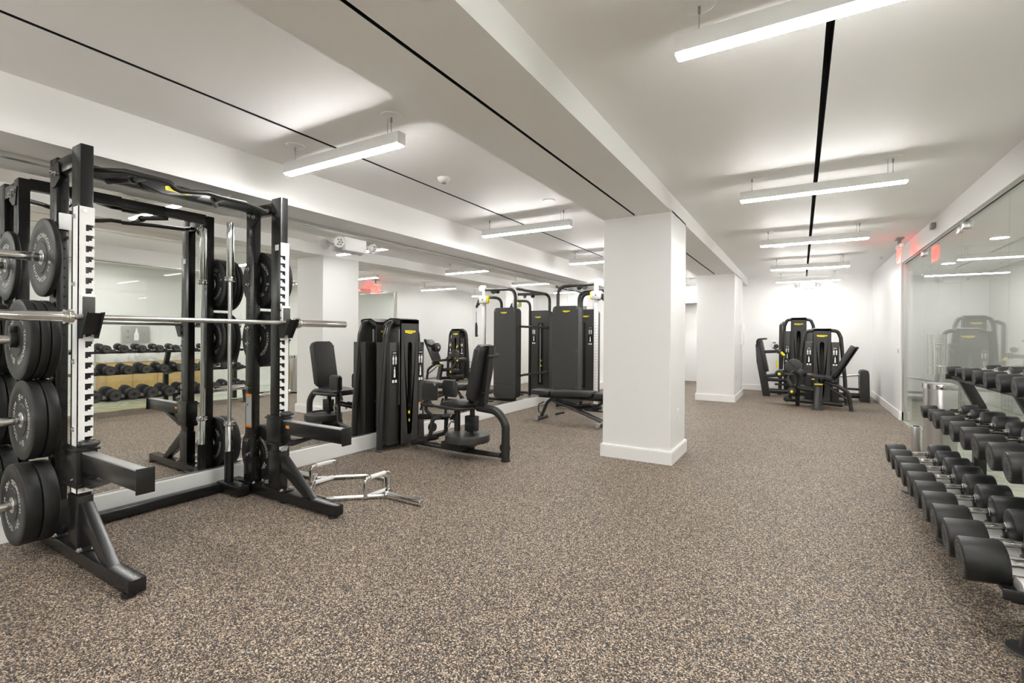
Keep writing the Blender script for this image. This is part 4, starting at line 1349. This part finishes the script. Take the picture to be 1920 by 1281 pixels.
# ---------- dual cable station at the mirror
M2 = (-3.1, 7.75, 0)
cs = thing('cable_station', 'dual tower cable machine with perforated pulley column behind the bench', 'cable machine', M2)
def L2(x, y, z): return (x - M2[0], y - M2[1], z)
for k, (yf, dy) in enumerate(((7.20, 1), (8.50, -1))):
    y0, y1 = sorted((yf, yf + dy * .20))
    b = bm_()
    xa, xb = (-3.53, -3.07) if k == 0 else (-3.64, -3.18)
    xm = (xa + xb) / 2
    prism(b, rrect(xb - xa, 1.60, .06, 6, xm - M2[0], .89), 'y', y0 - M2[1], y0 + .035 - M2[1], bev=.006)
    prism(b, rrect(xb - xa - .02, 1.58, .06, 6, xm - M2[0], .89), 'y', y0 + .035 - M2[1], y1 - M2[1], bev=.01)
    tw = obj('stack_cover', b, 'shroud2', cs)
    logo(tw, L2(xm + .02, y0 - .0, 1.60 if k == 0 else 1.56), (1, 0, 0), .13)
    b = bm_()
    if k == 0:
        for x in (xa + .03, xb - .03):
            for z in (.13, .32, .36, .95, 1.64):
                cyl(b, L2(x, y0 - .004, z), L2(x, y0, z), .006, seg=10)
        cyl(b, L2(xm, y0 - .004, .33), L2(xm, y0, .33), .006, seg=10)
        obj_each('screw', b, 'chrome', tw)
        b = bm_(); box(b, xa - M2[0], xb - M2[0], y0 - .001 - M2[1], y0 + .001 - M2[1], .345, .35); obj('panel_joint', b, 'dark', tw)
    else:
        box(b, xm - .10 - M2[0], xm + .02 - M2[0], y0 - .003 - M2[1], y0 - M2[1], .25, 1.45, bev=.001)
        sl = obj('stack_slot', b, 'dark', tw)
        b = bm_(); cyl(b, L2(xm - .04, y0 - .008, .3), L2(xm - .04, y0 - .008, 1.42), .009, seg=8); obj('guide_rod', b, 'steel', sl)
        b = bm_(); cyl(b, L2(xm - .06, y0 - .03, .62), L2(xm - .06, y0, .62), .018, seg=12); cyl(b, L2(xm - .06, y0 - .03, .72), L2(xm - .06, y0, .72), .014, seg=12); obj('selector_pin', b, 'yellow', sl)
        placard(tw, xm + .11 - M2[0], y0 - .0005 + 0 - M2[1] + 0, 1.2)
    # arch tubes from the stack to the pulley column
    ya = yf + dy * .08
    b = bm_()
    tube(b, [L2(xa + .06, ya, .02), L2(xa + .06, ya, 2.02), L2(-2.80, ya, 2.035)], .028, seg=14, fil=.16)
    tube(b, [L2(xb - .03, ya + dy * .12, .02), L2(xb - .03, ya + dy * .12, 1.88), L2(-2.80, ya + dy * .03, 1.90)], .026, seg=14, fil=.14)
    tube(b, [L2(xa + .06, ya, .06), L2(-2.70, ya, .06)], .03, seg=12)
    obj('arch_frame', b, 'char', cs)
    b = bm_()
    box(b, -2.825 - M2[0], -2.770 - M2[0], ya - .028 - M2[1], ya + .028 - M2[1], .10, 2.11, bev=.004)
    pc = obj('pulley_column', b, 'white', cs)
    b = bm_()
    for j in range(36):
        z = .2 + j * .045
        cyl(b, L2(-2.80, ya - .0285, z), L2(-2.80, ya - .027, z), .006, seg=8); cyl(b, L2(-2.7695, ya, z), L2(-2.771, ya, z), .006, seg=8)
    obj('adjust_hole', b, 'dark', pc)
    b = bm_(); box(b, -2.84 - M2[0], -2.755 - M2[0], ya - .045 - M2[1], ya + .045 - M2[1], .02, .12, bev=.006); box(b, -2.98 - M2[0], -2.62 - M2[0], ya - .06 - M2[1], ya + .06 - M2[1], 0, .02, bev=.004); obj('column_foot', b, 'black', cs)
    b = bm_(); box(b, -2.87 - M2[0], -2.71 - M2[0], ya - .05 - M2[1], ya + .05 - M2[1], 1.78, 1.92, bev=.012); cr_ = obj('carriage', b, 'tray', cs)
    b = bm_(); box(b, -2.895 - M2[0], -2.865 - M2[0], ya - .03 - M2[1], ya + .03 - M2[1], 1.79, 1.91, bev=.008); obj('release_handle', b, 'yellow', cr_)
    b = bm_(); cyl(b, L2(-2.79, ya - .052, 1.85), L2(-2.79, ya - .049, 1.85), .012, seg=10); prism(b, [(-2.71 - M2[0], 1.88), (-2.66 - M2[0], 1.85), (-2.60 - M2[0], 1.72), (-2.63 - M2[0], 1.70), (-2.71 - M2[0], 1.79)], 'y', ya - .012 - M2[1], ya + .012 - M2[1], bev=.003); obj('pulley_arm', b, 'black', cr_)
    b = bm_(); cyl(b, L2(-2.74, ya - .02, 2.06), L2(-2.74, ya + .02, 2.06), .055, seg=24, bev=.005); obj('top_pulley', b, 'whitepl', cs)
    b = bm_(); lathe(b, [(0, -.05), (.03, -.045), (.04, -.02), (.04, .0), (0, .01)], L2(xb - .02, ya, 2.0), (0, 0, 1), 16); cyl(b, L2(-3.0, ya - .015, 2.0), L2(-3.0, ya + .015, 2.0), .05, seg=20); obj('cable_pulley', b, 'black', cs)
    b = bm_()
    cyl(b, L2(-2.62, ya, 1.71), L2(-2.62, ya, 1.63), .003, seg=6); cyl(b, L2(-3.3, ya, 1.7), L2(-3.3, ya, 2.0), .003, seg=6)
    obj('cable', b, 'steel', cs)
b = bm_()
for z in (1.36, .50):
    tube(b, [L2(-3.56, 7.3, z), L2(-3.60, 8.45, z)], .022, seg=10)
tube(b, [L2(-3.5, 7.28, 2.02), L2(-3.5, 8.42, 2.02)], .024, seg=10)
obj_each('link_bar', b, 'char', cs)
t = thing('tricep_rope', 'black tricep rope hanging from the near pulley arm of the cable station', 'rope attachment', (-2.62, 7.28, 1.2))
b = bm_(); cyl(b, (0, 0, .22), (0, 0, .44), .005, seg=8); tube(b, [(.012, 0, .0), (.014, 0, .15), (.0, 0, .23)], .016, seg=10); tube(b, [(-.012, 0, .0), (-.014, 0, .15), (.0, 0, .23)], .016, seg=10); obj('rope', b, 'rubber', t)
b = bm_()
for x in (-.015, .013): lathe(b, [(0, -.02), (.022, -.012), (.024, .005), (.016, .02), (0, .02)], (x, 0, -.01), (0, 0, 1), 12)
obj_each('end_stop', b, 'rubber', t)

# ---------- adjustable bench
MB_ = (-2.7, 6.17, 0)
bn = thing('adjustable_bench', 'black adjustable weight bench set flat beside the near column', 'bench', MB_)
def LB(x, y, z): return (x - MB_[0], y - MB_[1], z)
for x0, x1, nm, zc in ((-3.31, -3.02, 'seat_pad', .395), (-3.0, -2.38, 'back_pad', .405), (-2.36, -2.10, 'head_pad', .405)):
    b = bm_(); cushion(b, x1 - x0, .28, .065, .05, TR(LB((x0 + x1) / 2, 6.17, zc), 0, R_(-2 if nm != 'seat_pad' else 2))); obj(nm, b, 'vinyl', bn)
b = bm_(); box(b, -2.98 - MB_[0], -2.15 - MB_[0], -.05, .05, .325, .365, bev=.01); box(b, -3.22 - MB_[0], -3.0 - MB_[0], -.05, .05, .32, .36, bev=.01); obj('pad_rail', b, 'black', bn)
b = bm_()
tube(b, [LB(-2.98, 6.17, .34), LB(-3.10, 6.17, .25), LB(-3.19, 6.17, .05)], .024, seg=12, fil=.08)
tube(b, [LB(-3.13, 6.14, .26), LB(-3.21, 6.12, .22), LB(-3.215, 6.12, .12), LB(-3.16, 6.14, .09)], .008, seg=8, fil=.02)
fl = obj('front_leg', b, 'char', bn)
b = bm_(); cyl(b, LB(-3.19, 6.0, .03), LB(-3.19, 6.34, .03), .026, seg=16, bev=.004); 
ft = obj('foot_bar', b, 'char', fl)
b = bm_()
for y in (5.985, 6.325): cyl(b, LB(-3.19, y, .031), LB(-3.19, y + .03, .031), .031, seg=18, bev=.005)
obj_each('end_cap', b, 'grey', ft)
b = bm_()
for y in (6.11, 6.23): tube(b, [LB(-3.0, y, .29), LB(-2.75, y, .22), LB(-2.25, y, .05)], .016, seg=10, sx=1.5)
tube(b, [LB(-2.95, 6.17, .31), LB(-2.62, 6.17, .20), LB(-2.35, 6.17, .25), LB(-2.25, 6.17, .33)], .02, seg=10, fil=.08)
rl_ = obj('main_frame', b, 'char', bn)
b = bm_(); cyl(b, LB(-2.25, 5.93, .035), LB(-2.25, 6.41, .035), .027, seg=16, bev=.004); fb2 = obj('foot_bar', b, 'char', rl_)
b = bm_()
for y in (5.915, 6.395): cyl(b, LB(-2.25, y, .036), LB(-2.25, y + .03, .036), .034, seg=18, bev=.005)
obj_each('end_cap', b, 'grey', fb2)
b = bm_(); lathe(b, [(0, -.018), (.016, -.012), (.02, 0), (.016, .012), (0, .018)], LB(-2.62, 6.10, .25), (0, 1, 0), 14); obj('adjust_knob', b, 'yellow', bn)
b = bm_(); tube(b, [LB(-2.82, 6.10, .28), LB(-2.60, 6.08, .25), LB(-2.4, 6.10, .28)], .02, seg=10, fil=.03); cyl(b, LB(-2.90, 6.02, .115), LB(-2.80, 6.10, .14), .012, seg=10); obj('adjust_arm', b, 'black', bn)
